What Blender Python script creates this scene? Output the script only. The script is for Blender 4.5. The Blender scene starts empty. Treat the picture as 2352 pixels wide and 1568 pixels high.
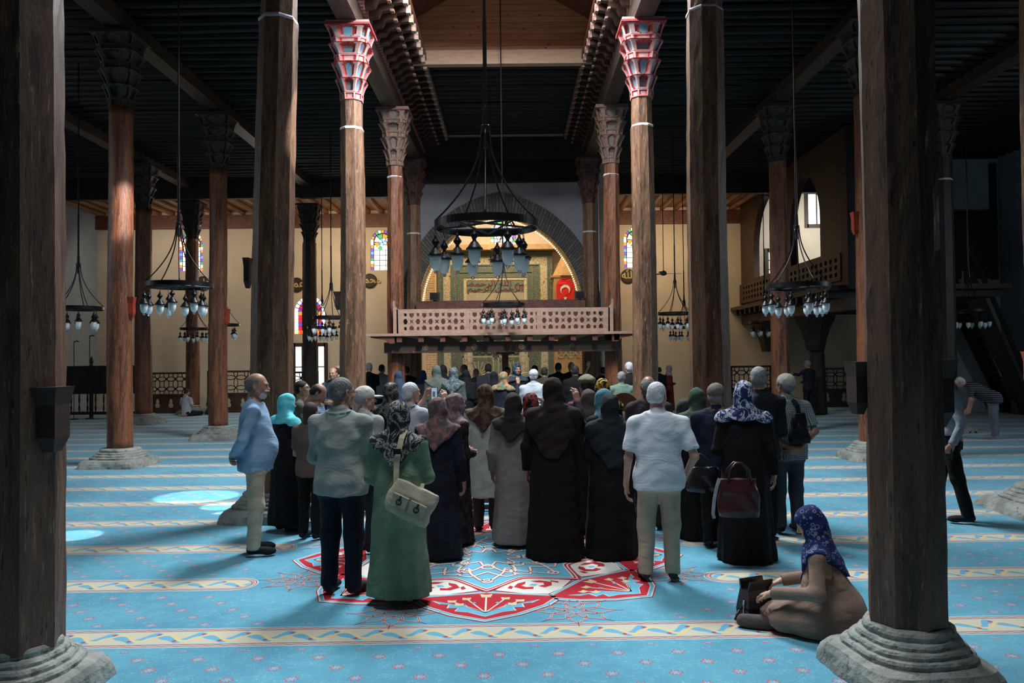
import bpy, bmesh, math, random
import numpy as np
from mathutils import Vector, Matrix, Euler
random.seed(7)
SC = bpy.context.scene
COL = SC.collection
PI = math.pi
R = math.radians

# ------------------------------------------------------------------ camera
FPX = 1830.0
CAMH = 1.85
cam = bpy.data.cameras.new('camera')
cam.sensor_width = 36.0
cam.lens = FPX / 2352 * 36.0
cam.clip_end = 200
camo = bpy.data.objects.new('camera', cam)
COL.objects.link(camo)
CM = Matrix.Rotation(R(91.22), 4, 'X') @ Matrix.Rotation(R(-0.6), 4, 'Z')
camo.matrix_world = Matrix.Translation((0, 0, CAMH)) @ CM
SC.camera = camo

# ------------------------------------------------------------------ world, exposure
SC.view_settings.view_transform = 'Standard'
SC.view_settings.look = 'None'
SC.view_settings.gamma = 1.0
SC.view_settings.exposure = 0.0
SC.view_settings.use_curve_mapping = False
w = bpy.data.worlds.new('world'); SC.world = w
w.use_nodes = True
w.node_tree.nodes['Background'].inputs[0].default_value = (0.65, 0.8, 1.0, 1)
w.node_tree.nodes['Background'].inputs[1].default_value = 0.25

def area(name, loc, target, sx, sy, power, col, spread=180):
    l = bpy.data.lights.new(name, 'AREA'); l.shape = 'RECTANGLE'; l.size = sx; l.size_y = sy
    l.energy = power; l.color = col; l.spread = R(spread)
    o = bpy.data.objects.new(name, l); COL.objects.link(o); o.location = loc
    d = Vector(target) - Vector(loc)
    o.rotation_euler = d.to_track_quat('-Z', 'Y').to_euler()
    return o
def spot(name, loc, target, power, col, ang, blend=0.3, rad=0.05):
    l = bpy.data.lights.new(name, 'SPOT'); l.energy = power; l.color = col
    l.spot_size = R(ang); l.spot_blend = blend; l.shadow_soft_size = rad
    o = bpy.data.objects.new(name, l); COL.objects.link(o); o.location = loc
    d = Vector(target) - Vector(loc)
    o.rotation_euler = d.to_track_quat('-Z', 'Y').to_euler()
    return o
DAY = (0.93, 0.965, 1.0); WARM = (1.0, 0.72, 0.38)
# daylight falling through the raised skylight over the middle of the nave
area('skylight_daylight', (-0.1, 12.6, 9.9), (-0.25, 11.2, 0), 2.0, 2.6, 1800, DAY)
area('added_slanting_fill', (1.5, 9.6, 9.7), (-1.6, 15.6, 4.2), 1.4, 1.2, 210, DAY, 75)  # added lamp, brightens the nave columns and balcony rail
area('added_front_fill', (-0.2, 5.2, 9.6), (-0.35, 5.2, 0), 2.6, 2.4, 112, DAY, 76)  # added fill over the foreground, brightens the visitors' backs
# added aisle and gallery fills, and daylight by the far left window
area('added_left_aisle_fill', (-15.9, 12.0, 5.5), (-9, 13.0, 0), 3.0, 2.0, 160, DAY)  # added fill, this wall has no window
area('added_right_aisle_fill', (14.9, 12.0, 5.0), (8, 12.5, 0), 3.0, 2.0, 200, (0.75, 0.88, 1.0))  # added fill for the right aisle, no window here either
area('left_far_window_daylight', (-8.6, 30.9, 4.2), (-8.0, 22, 0), 2.5, 2.5, 70, (1.0, 0.93, 0.85))
area('added_gallery_fill', (11.8, 29.0, 7.2), (11.8, 31.5, 5.0), 1.6, 1.0, 120, (0.95, 0.97, 0.9))  # added lamp inside the gallery, brightens the wall behind its arches
# warm light in the mihrab bay and on the far wall
area('mihrab_bay_lamp', (-0.4, 28.2, 7.6), (-0.5, 30.2, 2.5), 3.4, 1.6, 360, (1.0, .78, .50))
area('left_wall_warm_light', (-6.3, 28.6, 6.9), (-6.3, 31.6, 3.2), 3.5, .6, 130, (1.0, 0.78, 0.50))
area('right_wall_warm_light', (5.6, 28.6, 6.9), (5.6, 31.6, 3.2), 3.5, .6, 120, (1.0, 0.74, 0.44))
area('left_far_wall_warm_light', (-12.6, 28.9, 6.9), (-12.0, 31.6, 4.0), 4.5, .6, 75, (1.0, 0.84, 0.66))
spot('sunbeam_on_capital', (2.3, 12.2, 10.6), (-2.85, 14.2, 6.9), 1500, (1.0, 0.95, 0.95), 26, .6, .25)
spot('sunbeam_on_round_column', (-0.6, 11.2, 8.2), (-7.08, 14.3, 4.5), 9000, (1.0, 0.94, 0.9), 7.5, .7, .05)
# sun patches through small openings
for k, (sx, sy, tx, ty, an, e) in enumerate([(-.5, 10.5, -4.35, 11.0, 6.0, 9000), (-.5, 9.5, -4.4, 9.55, 3.4, 8500), (-.2, 9.8, -3.45, 9.75, 2.4, 8500), (-.5, 8.9, -4.75, 8.6, 3.2, 8000), (0, 10.2, -3.7, 10.25, 3.2, 8000)]):
    spot('sun_patch_beam', (sx, sy, 10.0), (tx, ty, 0), e, (0.97, .98, 1.0), an, .25, .02)

# ------------------------------------------------------------------ helpers
def ray(px, py):
    return CM.to_3x3() @ Vector((px - 1176, 784 - py, -FPX))
def at(px, py, D):
    d = ray(px, py); return Vector((0, 0, CAMH)) + d * (D / d.y)
def gnd(px, py, z=0.0):
    d = ray(px, py); return Vector((0, 0, CAMH)) + d * ((z - CAMH) / d.z)

def hexc(r, g, b):
    def f(c):
        c /= 255.0
        return c / 12.92 if c <= .04045 else ((c + .055) / 1.055) ** 2.4
    return (f(r), f(g), f(b), 1)

class X:
    """tiny node-math expression wrapper"""
    nt = None
    def __init__(s, v): s.v = v
    @staticmethod
    def m(op, *a):
        n = X.nt.nodes.new('ShaderNodeMath'); n.operation = op
        for i, q in enumerate(a):
            q = q.v if isinstance(q, X) else q
            if isinstance(q, (int, float)): n.inputs[i].default_value = q
            else: X.nt.links.new(q, n.inputs[i])
        return X(n.outputs[0])
    def __add__(s, o): return X.m('ADD', s, o)
    __radd__ = __add__
    def __sub__(s, o): return X.m('SUBTRACT', s, o)
    def __rsub__(s, o): return X.m('SUBTRACT', o, s)
    def __mul__(s, o): return X.m('MULTIPLY', s, o)
    __rmul__ = __mul__
    def __truediv__(s, o): return X.m('DIVIDE', s, o)
    def lt(s, o): return X.m('LESS_THAN', s, o)
    def gt(s, o): return X.m('GREATER_THAN', s, o)
    def abs(s): return X.m('ABSOLUTE', s)
    def sin(s): return X.m('SINE', s)
    def cos(s): return X.m('COSINE', s)
    def floor(s): return X.m('FLOOR', s)
    def frac(s): return X.m('FRACT', s)
    def rnd(s): return X.m('ROUND', s)
    def sqrt(s): return X.m('SQRT', s)
    def max(s, o): return X.m('MAXIMUM', s, o)
    def min(s, o): return X.m('MINIMUM', s, o)
def newmat(name):
    m = bpy.data.materials.new(name); m.use_nodes = True
    nt = m.node_tree; X.nt = nt
    return m, nt, nt.nodes['Principled BSDF']
def mixc(nt, f, a, b):
    n = nt.nodes.new('ShaderNodeMix'); n.data_type = 'RGBA'
    f = f.v if isinstance(f, X) else f
    if isinstance(f, (int, float)): n.inputs[0].default_value = f
    else: nt.links.new(f, n.inputs[0])
    for i, q in ((6, a), (7, b)):
        if isinstance(q, tuple): n.inputs[i].default_value = q if len(q) == 4 else (*q, 1)
        else: nt.links.new(q, n.inputs[i])
    return n.outputs[2]
def coords(nt, kind='Object', scale=(1, 1, 1), rot=(0, 0, 0)):
    t = nt.nodes.new('ShaderNodeTexCoord'); mp = nt.nodes.new('ShaderNodeMapping')
    mp.inputs['Scale'].default_value = scale; mp.inputs['Rotation'].default_value = rot
    nt.links.new(t.outputs[kind], mp.inputs[0]); return mp.outputs[0]
def noise(nt, vec, scale=5, detail=4, rough=.6, dist=0):
    n = nt.nodes.new('ShaderNodeTexNoise'); n.inputs['Scale'].default_value = scale
    n.inputs['Detail'].default_value = detail; n.inputs['Roughness'].default_value = rough
    n.inputs['Distortion'].default_value = dist
    nt.links.new(vec, n.inputs['Vector']); return n.outputs[0]
def voro(nt, vec, scale=5, feat='F1', out=0):
    n = nt.nodes.new('ShaderNodeTexVoronoi'); n.feature = feat; n.inputs['Scale'].default_value = scale
    nt.links.new(vec, n.inputs['Vector']); return n.outputs[out]
def smooth(nt, v, a, b):
    n = nt.nodes.new('ShaderNodeMapRange'); n.interpolation_type = 'SMOOTHSTEP'
    n.inputs[1].default_value = a; n.inputs[2].default_value = b
    nt.links.new(v.v if isinstance(v, X) else v, n.inputs[0]); return n.outputs[0]
def bump(nt, bs, h, strength=.3, dist=.01):
    b = nt.nodes.new('ShaderNodeBump'); b.inputs['Strength'].default_value = strength; b.inputs['Distance'].default_value = dist
    nt.links.new(h.v if isinstance(h, X) else h, b.inputs['Height']); nt.links.new(b.outputs[0], bs.inputs['Normal'])
def mat(name, c1, c2=None, scale=6, stretch=(1, 1, 1), rough=.7, metal=0, bmp=.2, bd=.01, lo=.35, hi=.65, c3=None, fine=0, world=False, spec=None):
    m, nt, bs = newmat(name)
    bs.inputs['Roughness'].default_value = rough; bs.inputs['Metallic'].default_value = metal
    if spec is not None: bs.inputs['Specular IOR Level'].default_value = spec
    if c2 is None: c2 = tuple(x * .75 for x in c1[:3]) + (1,)
    v = coords(nt, 'Object', stretch)
    n = noise(nt, v, scale, 5, .65)
    c = mixc(nt, smooth(nt, n, lo, hi), c1, c2)
    if c3 is not None:
        n2 = noise(nt, v, scale * 3.1, 3, .6)
        c = mixc(nt, smooth(nt, n2, .58, .72), c, c3)
    nt.links.new(c, bs.inputs['Base Color'])
    if bmp:
        if fine: n = noise(nt, v, scale * fine, 4, .7)
        bump(nt, bs, n, bmp, bd)
    return m
def emis(name, c, s):
    m, nt, bs = newmat(name)
    bs.inputs['Base Color'].default_value = c; bs.inputs['Emission Color'].default_value = c
    bs.inputs['Emission Strength'].default_value = s
    return m

def link(name, me, m=None, parent=None, loc=None, rot=None, smoothf=False):
    o = bpy.data.objects.new(name, me); COL.objects.link(o)
    if m is not None:
        for q in (m if isinstance(m, (list, tuple)) else [m]): me.materials.append(q)
    if parent is not None: o.parent = parent
    if loc is not None: o.location = loc
    if rot is not None: o.rotation_euler = rot
    if smoothf:
        me.polygons.foreach_set('use_smooth', [True] * len(me.polygons))
    return o
def tag(o, label, cat, group=None, kind=None):
    o['label'] = label; o['category'] = cat
    if group: o['group'] = group
    if kind: o['kind'] = kind
    return o
def struct(o):
    o['kind'] = 'structure'; return o
def empty(name, loc=(0, 0, 0), rz=0):
    o = bpy.data.objects.new(name, None); COL.objects.link(o); o.location = loc; o.rotation_euler = (0, 0, rz)
    o.empty_display_size = .1
    return o
def copy_tree(o, parent=None):
    c = o.copy(); COL.objects.link(c); c.parent = parent
    for ch in list(o.children): copy_tree(ch, c)
    return c

class MB:
    """collects simple shapes into one mesh"""
    def __init__(s): s.v = []; s.f = []; s.mi = []; s.cur = 0
    def add(s, vs, fs):
        n = len(s.v); s.v += [tuple(v) for v in vs]; s.f += [tuple(i + n for i in f) for f in fs]; s.mi += [s.cur] * len(fs)
    def box(s, a, b, M=None, taper=None):
        x0, y0, z0 = a; x1, y1, z1 = b
        vs = [Vector(p) for p in ((x0, y0, z0), (x1, y0, z0), (x1, y1, z0), (x0, y1, z0), (x0, y0, z1), (x1, y0, z1), (x1, y1, z1), (x0, y1, z1))]
        if M is not None: vs = [M @ v for v in vs]
        s.add(vs, [(0, 3, 2, 1), (4, 5, 6, 7), (0, 1, 5, 4), (1, 2, 6, 5), (2, 3, 7, 6), (3, 0, 4, 7)])
    def rings(s, rings, cap=True, close=True):
        n = len(rings[0]); vs = [p for r in rings for p in r]; fs = []
        for i in range(len(rings) - 1):
            for j in range(n if close else n - 1):
                k = (j + 1) % n
                fs.append((i * n + j, i * n + k, (i + 1) * n + k, (i + 1) * n + j))
        if cap:
            fs.append(tuple(range(n))[::-1]); fs.append(tuple((len(rings) - 1) * n + j for j in range(n)))
        s.add(vs, fs)
    def lathe(s, prof, n=16, c=(0, 0, 0), ph=0, sy=1):
        s.rings([[(c[0] + r * math.cos(2 * PI * j / n + ph), c[1] + sy * r * math.sin(2 * PI * j / n + ph), c[2] + z) for j in range(n)] for r, z in prof])
    def tube(s, pts, r, n=8):
        pts = [Vector(p) for p in pts]; rs = r if isinstance(r, (list, tuple)) else [r] * len(pts)
        rings = []; up = None
        for i, p in enumerate(pts):
            t = (pts[min(i + 1, len(pts) - 1)] - pts[max(i - 1, 0)]).normalized()
            if up is None: up = Vector((0, 0, 1)) if abs(t.z) < .9 else Vector((1, 0, 0))
            a = t.cross(up).normalized(); b = a.cross(t).normalized(); up = b
            rings.append([p + a * math.cos(2 * PI * j / n) * rs[i] + b * math.sin(2 * PI * j / n) * rs[i] for j in range(n)])
        s.rings(rings)
    def prism(s, poly, h, M=None):
        """poly in xz-plane, extruded along y from 0 to h"""
        n = len(poly)
        vs = [Vector((x, 0, z)) for x, z in poly] + [Vector((x, h, z)) for x, z in poly]
        if M is not None: vs = [M @ v for v in vs]
        s.add(vs, [tuple(range(n)), tuple(range(n, 2 * n))[::-1]] + [(i, i + n, (i + 1) % n + n, (i + 1) % n) for i in range(n)])
    def mesh(s, name):
        me = bpy.data.meshes.new(name); me.from_pydata(s.v, [], s.f)
        if any(s.mi): me.polygons.foreach_set('material_index', s.mi)
        me.update(); 
        bm = bmesh.new(); bm.from_mesh(me); bmesh.ops.recalc_face_normals(bm, faces=bm.faces); bm.to_mesh(me); bm.free()
        return me
    def build(s, name, m, parent=None, loc=None, rot=None, smoothf=False):
        return link(name, s.mesh(name), m, parent, loc, rot, smoothf)

def panel2d(name, polys, thick, M=None):
    """flat board in its xz-plane with holes (even-odd), thickness along y"""
    c = bpy.data.curves.new(name, 'CURVE'); c.dimensions = '2D'; c.fill_mode = 'BOTH'; c.extrude = thick / 2
    for p in polys:
        sp = c.splines.new('POLY'); sp.points.add(len(p) - 1)
        for i, (x, z) in enumerate(p): sp.points[i].co = (x, z, 0, 1)
        sp.use_cyclic_u = True
    o = bpy.data.objects.new(name, c); COL.objects.link(o)
    bpy.context.view_layer.update()
    me = bpy.data.meshes.new_from_object(o); bpy.data.objects.remove(o)
    T = Matrix.Rotation(PI / 2, 4, 'X')
    if M is not None: T = M @ T
    me.transform(T); me.name = name
    return me
def textmesh(name, s, size, M, thick=.004, align='CENTER', sx=1.0, bold=0.0):
    c = bpy.data.curves.new(name, 'FONT'); c.body = s; c.size = size; c.extrude = thick / 2; c.align_x = align; c.align_y = 'CENTER'; c.offset = bold
    c.resolution_u = 3
    o = bpy.data.objects.new(name, c); COL.objects.link(o); bpy.context.view_layer.update()
    me = bpy.data.meshes.new_from_object(o); bpy.data.objects.remove(o)
    me.transform(M @ Matrix.Rotation(PI / 2, 4, 'X') @ Matrix.Diagonal((sx, 1, 1, 1)))
    me.name = name
    return me
def joinm(name, meshes):
    bm = bmesh.new()
    for m_ in meshes: bm.from_mesh(m_)
    me = bpy.data.meshes.new(name); bm.to_mesh(me); bm.free(); return me
def circ(cx, cz, r, n=24, a0=0, a1=2 * PI):
    return [(cx + r * math.cos(a0 + (a1 - a0) * i / n), cz + r * math.sin(a0 + (a1 - a0) * i / n)) for i in range(n)]
def parch(cx, z0, w, zs, n=8, k=.62):
    """pointed arch outline: springing zs, half width w, from z0"""
    rr = 2 * w * k + 0 * w
    pts = [(cx - w, z0), (cx + w, z0)]
    c = w - rr  # centre offset for right arc
    a1 = math.acos((0 - c) / rr)
    for i in range(n + 1):
        a = a1 * i / n; pts.append((cx + c + rr * math.cos(a), zs + rr * math.sin(a)))
    for i in range(n - 1, -1, -1):
        a = a1 * i / n; pts.append((cx - c - rr * math.cos(a), zs + rr * math.sin(a)))
    return pts

# ------------------------------------------------------------------ materials
def woodmat(name, dark, mid, light, rough=.5, sc=1.0, spec=.5):
    m, nt, bs = newmat(name)
    v = coords(nt, 'Object', (9 * sc, 9 * sc, 1.1 * sc))
    n1 = noise(nt, v, 1.0, 6, .7, .4); n2 = noise(nt, v, 4.5, 5, .75, .2)
    v2 = coords(nt, 'Object', (30 * sc, 30 * sc, 4 * sc)); n3 = noise(nt, v2, 1.6, 3, .6)
    c = mixc(nt, smooth(nt, n1, .33, .62), dark, mid)
    c = mixc(nt, smooth(nt, n2, .56, .72), c, light)
    c = mixc(nt, smooth(nt, n3, .62, .68), c, tuple(x * .4 for x in dark[:3]) + (1,))
    nt.links.new(c, bs.inputs['Base Color'])
    bs.inputs['Roughness'].default_value = rough; bs.inputs['Specular IOR Level'].default_value = spec
    bump(nt, bs, X(n2) + X(n3) * .6 + X(n1), .55, .012)
    return m
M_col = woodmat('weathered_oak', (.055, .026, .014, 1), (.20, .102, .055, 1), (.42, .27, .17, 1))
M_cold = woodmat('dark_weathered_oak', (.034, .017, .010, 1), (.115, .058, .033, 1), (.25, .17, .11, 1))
M_colr = woodmat('reddish_cedar', (.05, .016, .009, 1), (.21, .075, .033, 1), (.33, .19, .10, 1), .42)
M_darkwood = woodmat('very_dark_wood', (.010, .007, .006, 1), (.028, .017, .012, 1), (.055, .035, .026, 1), .55)  # plain dark wood, also on the darkened aisle capitals
M_joist = mat('black_joist_wood', (.005, .0042, .004, 1), (.012, .010, .009, 1), 3, (.6, 8, 8), .5, bmp=.4, spec=.3)  # near-black base colour for the joists
M_beam = mat('old_beam_wood', (.026, .014, .009, 1), (.060, .030, .017, 1), 3, (8, .8, 8), .55, bmp=.4, c3=(.11, .07, .045, 1))
M_nbeam = mat('dark_nave_beam', (.022, .013, .010, 1), (.05, .028, .018, 1), 3, (8, .8, 8), .55, bmp=.4, c3=(.13, .09, .06, 1))
M_redwood = mat('dark_red_wood', (.075, .020, .013, 1), (.14, .045, .026, 1), 4, (2, 2, 2), .5, bmp=.3)
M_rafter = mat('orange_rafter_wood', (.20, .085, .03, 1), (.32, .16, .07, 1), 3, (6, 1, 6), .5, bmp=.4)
M_rail = mat('worn_pink_painted_wood', (.33, .215, .155, 1), (.25, .155, .115, 1), 5, (1.4, 1, 3), .6, bmp=.15, c3=(.38, .19, .16, 1))
M_stone = mat('grey_limestone', (.30, .32, .30, 1), (.17, .185, .17, 1), 4.5, (1, 1, 1), .85, bmp=1.0, bd=.03, c3=(.10, .115, .10, 1))
M_plank = None
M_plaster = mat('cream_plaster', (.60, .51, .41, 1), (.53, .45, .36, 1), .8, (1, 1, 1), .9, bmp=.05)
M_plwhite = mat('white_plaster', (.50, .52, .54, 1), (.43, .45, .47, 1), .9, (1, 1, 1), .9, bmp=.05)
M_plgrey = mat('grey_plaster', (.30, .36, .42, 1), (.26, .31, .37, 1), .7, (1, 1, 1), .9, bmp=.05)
M_iron = mat('black_iron', (.012, .012, .014, 1), (.022, .02, .022, 1), 20, rough=.38, metal=.6, bmp=.05)
M_plmid = mat('shaded_arch_plaster', (.31, .32, .345, 1), (.27, .28, .305, 1), .9, (1, 1, 1), .9, bmp=.05)  # white plaster darkened so the arch wall reads as shaded
M_steel = mat('brushed_steel_pole', (.80, .74, .74, 1), (.7, .64, .64, 1), 20, rough=.3, metal=.1, bmp=.02)
M_black = mat('matte_black', (.012, .012, .013, 1), rough=.5)
M_white = mat('white_paper', (.72, .72, .72, 1), (.66, .66, .66, 1), rough=.8, bmp=0)
def glassmat():
    m, nt, bs = newmat('frosted_lamp_glass')
    bs.inputs['Base Color'].default_value = (.82, .90, .91, 1); bs.inputs['Roughness'].default_value = .3
    bs.inputs['Transmission Weight'].default_value = .1; bs.inputs['Subsurface Weight'].default_value = .9
    bs.inputs['Subsurface Radius'].default_value = (.12, .12, .12)
    return m
M_frost = glassmat()
m, nt, bs = newmat('clear_bulb_glass'); bs.inputs['Base Color'].default_value = (.9, .92, .95, 1); bs.inputs['Roughness'].default_value = .08; bs.inputs['Transmission Weight'].default_value = .8
M_clear = m

# pine planks
m, nt, bs = newmat('pine_planks')
t = nt.nodes.new('ShaderNodeTexCoord'); sp = nt.nodes.new('ShaderNodeSeparateXYZ'); nt.links.new(t.outputs['Object'], sp.inputs[0])
z = X(sp.outputs['Z']); pl = z * (1 / .135); idx = pl.floor(); fr = pl.frac()
cv = nt.nodes.new('ShaderNodeCombineXYZ'); nt.links.new((X(sp.outputs['X']) * .7).v, cv.inputs[0]); nt.links.new((z * 9).v, cv.inputs[2]); nt.links.new((idx * 3.7).v, cv.inputs[1])
n1 = noise(nt, cv.outputs[0], 2.2, 5, .65); c = mixc(nt, smooth(nt, n1, .3, .7), (.27, .13, .065, 1), (.38, .205, .11, 1))
wn = nt.nodes.new('ShaderNodeTexWhiteNoise'); wn.noise_dimensions = '1D'; nt.links.new(idx.v, wn.inputs['W'])
c = mixc(nt, X(wn.outputs[0]) * .35, c, (.17, .085, .045, 1))
cv2 = nt.nodes.new('ShaderNodeCombineXYZ'); nt.links.new((X(sp.outputs['X'])).v, cv2.inputs[0]); nt.links.new((z * 1.6).v, cv2.inputs[2])
vo = voro(nt, cv2.outputs[0], 2.6); c = mixc(nt, smooth(nt, vo, .12, .06), c, (.10, .04, .02, 1))
c = mixc(nt, (fr.lt(.06)), c, (.08, .035, .02, 1))
nt.links.new(c, bs.inputs['Base Color']); bs.inputs['Roughness'].default_value = .6
bump(nt, bs, fr.gt(.06), .4, .01)
M_plank = m

# stone voussoirs / brick
def brickmat(name, c1, c2, cm, sc, bw, rh, proj=None):
    m, nt, bs = newmat(name)
    b = nt.nodes.new('ShaderNodeTexBrick'); b.inputs['Scale'].default_value = sc; b.inputs['Brick Width'].default_value = bw; b.inputs['Row Height'].default_value = rh
    b.inputs['Color1'].default_value = c1; b.inputs['Color2'].default_value = c2; b.inputs['Mortar'].default_value = cm; b.inputs['Mortar Size'].default_value = .012
    t = nt.nodes.new('ShaderNodeTexCoord'); sp = nt.nodes.new('ShaderNodeSeparateXYZ'); nt.links.new(t.outputs['Object'], sp.inputs[0])
    cb = nt.nodes.new('ShaderNodeCombineXYZ')
    if proj: a, q = proj(X(sp.outputs[0]), X(sp.outputs[1]), X(sp.outputs[2]))
    else: a, q = X(sp.outputs[0]) + X(sp.outputs[1]), X(sp.outputs[2])
    nt.links.new(a.v, cb.inputs[0]); nt.links.new(q.v, cb.inputs[1]); nt.links.new(cb.outputs[0], b.inputs['Vector'])
    nt.links.new(b.outputs[0], bs.inputs['Base Color']); bs.inputs['Roughness'].default_value = .85
    bump(nt, bs, b.outputs['Fac'], -.5, .02)
    return m
M_vouss = brickmat('slate_voussoirs', (.085, .08, .078, 1), (.15, .14, .13, 1), (.05, .048, .045, 1), 1, .42, .075,
                   lambda x, y, z: (((x + .35) * (x + .35) + (z - 2.6) * (z - 2.6)).sqrt(), X.m('ARCTAN2', z - 2.6, x + .35) * 3.0))
M_brick = brickmat('sand_brick', (.42, .25, .12, 1), (.52, .33, .17, 1), (.62, .5, .33, 1), 1, .26, .085)

# carpet
m, nt, bs = newmat('blue_prayer_carpet')
t = nt.nodes.new('ShaderNodeTexCoord'); sp = nt.nodes.new('ShaderNodeSeparateXYZ')
mp = nt.nodes.new('ShaderNodeMapping'); mp.inputs['Rotation'].default_value = (0, 0, R(-0.95)); nt.links.new(t.outputs['Object'], mp.inputs[0]); nt.links.new(mp.outputs[0], sp.inputs[0])
x = X(sp.outputs[0]); y = X(sp.outputs[1])
P2 = mp.outputs[0]
n1 = noise(nt, P2, 1.3, 5, .6); n2 = noise(nt, P2, 34, 2, .55, .9); n3 = noise(nt, P2, 160, 2, .5)
BL = (.095, .345, .475, 1)
c = mixc(nt, smooth(nt, n1, .35, .68), (.092, .335, .455, 1), (.066, .262, .385, 1))
c = mixc(nt, X(smooth(nt, (X(n2) - .5).abs(), .022, .006)) * .55 * X(smooth(nt, noise(nt, P2, 9, 2, .5), .42, .55)), c, (.30, .62, .70, 1))
r_ = (y - 5.43) * (1 / 1.28); ri = r_.rnd(); dy = (r_ - ri) * 1.28
is12 = (r_.gt(.5)) * (r_.lt(2.5))
xx = (2.05 - (x + .16).abs()).max(0.0) * is12
e = (dy * dy + xx * xx).sqrt()
# flower sprigs
v = y * (1 / .165); j = v.floor(); u = x * (1 / .375) + j * .385
fx = (u.frac() - .5) * .375; fy = (v.frac() - .5) * .165
rad = (fx * fx + fy * fy).sqrt(); ang = X.m('ARCTAN2', fy, fx)
ol = (rad - (.030 + .010 * (ang * 6.0).cos())).abs().lt(.0048)
md = ((x + .12) * (x + .12) + (y - 7.46) * (y - 7.46)).sqrt()
okz = e.gt(.24) * md.gt(2.15)
halo = rad.lt(.03) * okz
c = mixc(nt, halo * .28, c, (.42, .66, .70, 1))
c = mixc(nt, ol * okz, c, (.52, .055, .085, 1))
# stripe
RED = (.36, .045, .06, 1); CR = (.50, .49, .40, 1)
c = mixc(nt, e.lt(.185), c, (.33, .60, .66, 1))
c = mixc(nt, e.lt(.172), c, RED); c = mixc(nt, e.lt(.163), c, CR)
zz = (x * 60.0).sin() * .006
c = mixc(nt, (e + zz - .150).abs().lt(.0035), c, RED)
c = mixc(nt, e.lt(.136), c, RED); c = mixc(nt, e.lt(.127), c, (.13, .40, .55, 1))
c = mixc(nt, e.lt(.118), c, (.52, .50, .39, 1))
k = x * (2 * PI / .30)
w1 = (dy * (1 / .10) - (k.sin() + (k * 2.0).sin() * .35) * .55)
c = mixc(nt, (w1.abs().lt(.40)) * e.lt(.112), c, (.12, .38, .56, 1))
w2 = (dy * (1 / .10) + (k + 1.9).sin() * .62)
c = mixc(nt, (w2.abs().lt(.20)) * e.lt(.112), c, (.62, .52, .27, 1))
dx = ((x * (1 / .15)).frac() - .5) * .15; sgn = ((x * (1 / .15)).floor() * PI).cos()
dd = (dx * dx + (dy - sgn * .062) * (dy - sgn * .062)).sqrt()
c = mixc(nt, dd.lt(.016) * e.lt(.112), c, (.40, .05, .05, 1))
nt.links.new(c, bs.inputs['Base Color']); bs.inputs['Roughness'].default_value = .95; bs.inputs['Specular IOR Level'].default_value = .1
bs.inputs['Sheen Weight'].default_value = .25
bump(nt, bs, X(n3) + X(n1) * .8, .35, .006)
M_carpet = m
def cpt(name, c):
    m_ = mat(name, c, tuple(q * .85 for q in c[:3]) + (1,), 3, rough=.95, bmp=.2, spec=.1); return m_
M_cb = cpt('carpet_blue', (.13, .42, .58, 1)); M_cr = cpt('carpet_red', (.44, .03, .045, 1)); M_cw = cpt('carpet_ivory', (.66, .66, .60, 1)); M_cy = cpt('carpet_straw', (.62, .54, .34, 1))
# ================================================================== ROOM SHELL
def quadbox(name, a, b, m, kind=True, parent=None):
    q = MB(); q.box(a, b); o = q.build(name, m, parent)
    if kind: struct(o)
    return o
XL, XR, YF = -16.4, 15.6, 31.5
quadbox('floor', (XL - .3, -2.5, -.25), (XR + .3, YF + .3, -.02), M_stone)
# carpet with its woven medallion
cm = MB(); cm.cur = 0; cm.box((XL + .01, -2.3, -.018), (XR - .01, YF - .05, -.002))
CX, CY = -.24, 7.46
def cpoly(pts, zl, mi):
    cm.cur = mi
    n = len(cm.v); cm.v += [(CX + p[0], CY + p[1], .0004 * zl) for p in pts]; cm.f.append(tuple(range(n, n + len(pts)))); cm.mi.append(mi)
def rib(pts, wd, zl, mi, closed=False):
    n = len(pts); L = []; Rr = []
    for i in range(n):
        a = pts[(i - 1) % n] if closed else pts[max(i - 1, 0)]; b = pts[(i + 1) % n] if closed else pts[min(i + 1, n - 1)]
        dx, dy_ = b[0] - a[0], b[1] - a[1]; l = math.hypot(dx, dy_) or 1
        nx, ny = -dy_ / l * wd / 2, dx / l * wd / 2
        L.append((pts[i][0] + nx, pts[i][1] + ny)); Rr.append((pts[i][0] - nx, pts[i][1] - ny))
    m_ = n if closed else n - 1
    for i in range(m_):
        k2 = (i + 1) % n
        q = [L[i], L[k2], Rr[k2], Rr[i]]
        cm.cur = mi; s0 = len(cm.v); cm.v += [(CX + p[0], CY + p[1], .0004 * zl) for p in q]; cm.f.append((s0 + 3, s0 + 2, s0 + 1, s0)); cm.mi.append(mi)
def rot2(pts, a): return [(p[0] * math.cos(a) - p[1] * math.sin(a), p[0] * math.sin(a) + p[1] * math.cos(a)) for p in pts]
def lens(r0, r1, hw, n=10, bulge=.55):
    """shield pointing outward (+x): from (r0,0)-sides to tip r1"""
    pts = []
    for i in range(n + 1):
        t_ = i / n; pts.append((r0 + .34 * (1 - t_) * 0 + (r1 - r0) * t_, hw * (1 - t_ ** 2.0)))
    return pts + [(p[0], -p[1]) for p in pts[::-1][1:]]
def sc2(pts, k, c0): return [(c0 + (p[0] - c0) * k, p[1] * k) for p in pts]
B_, R_, W_, Y_ = 1, 2, 3, 4
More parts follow.
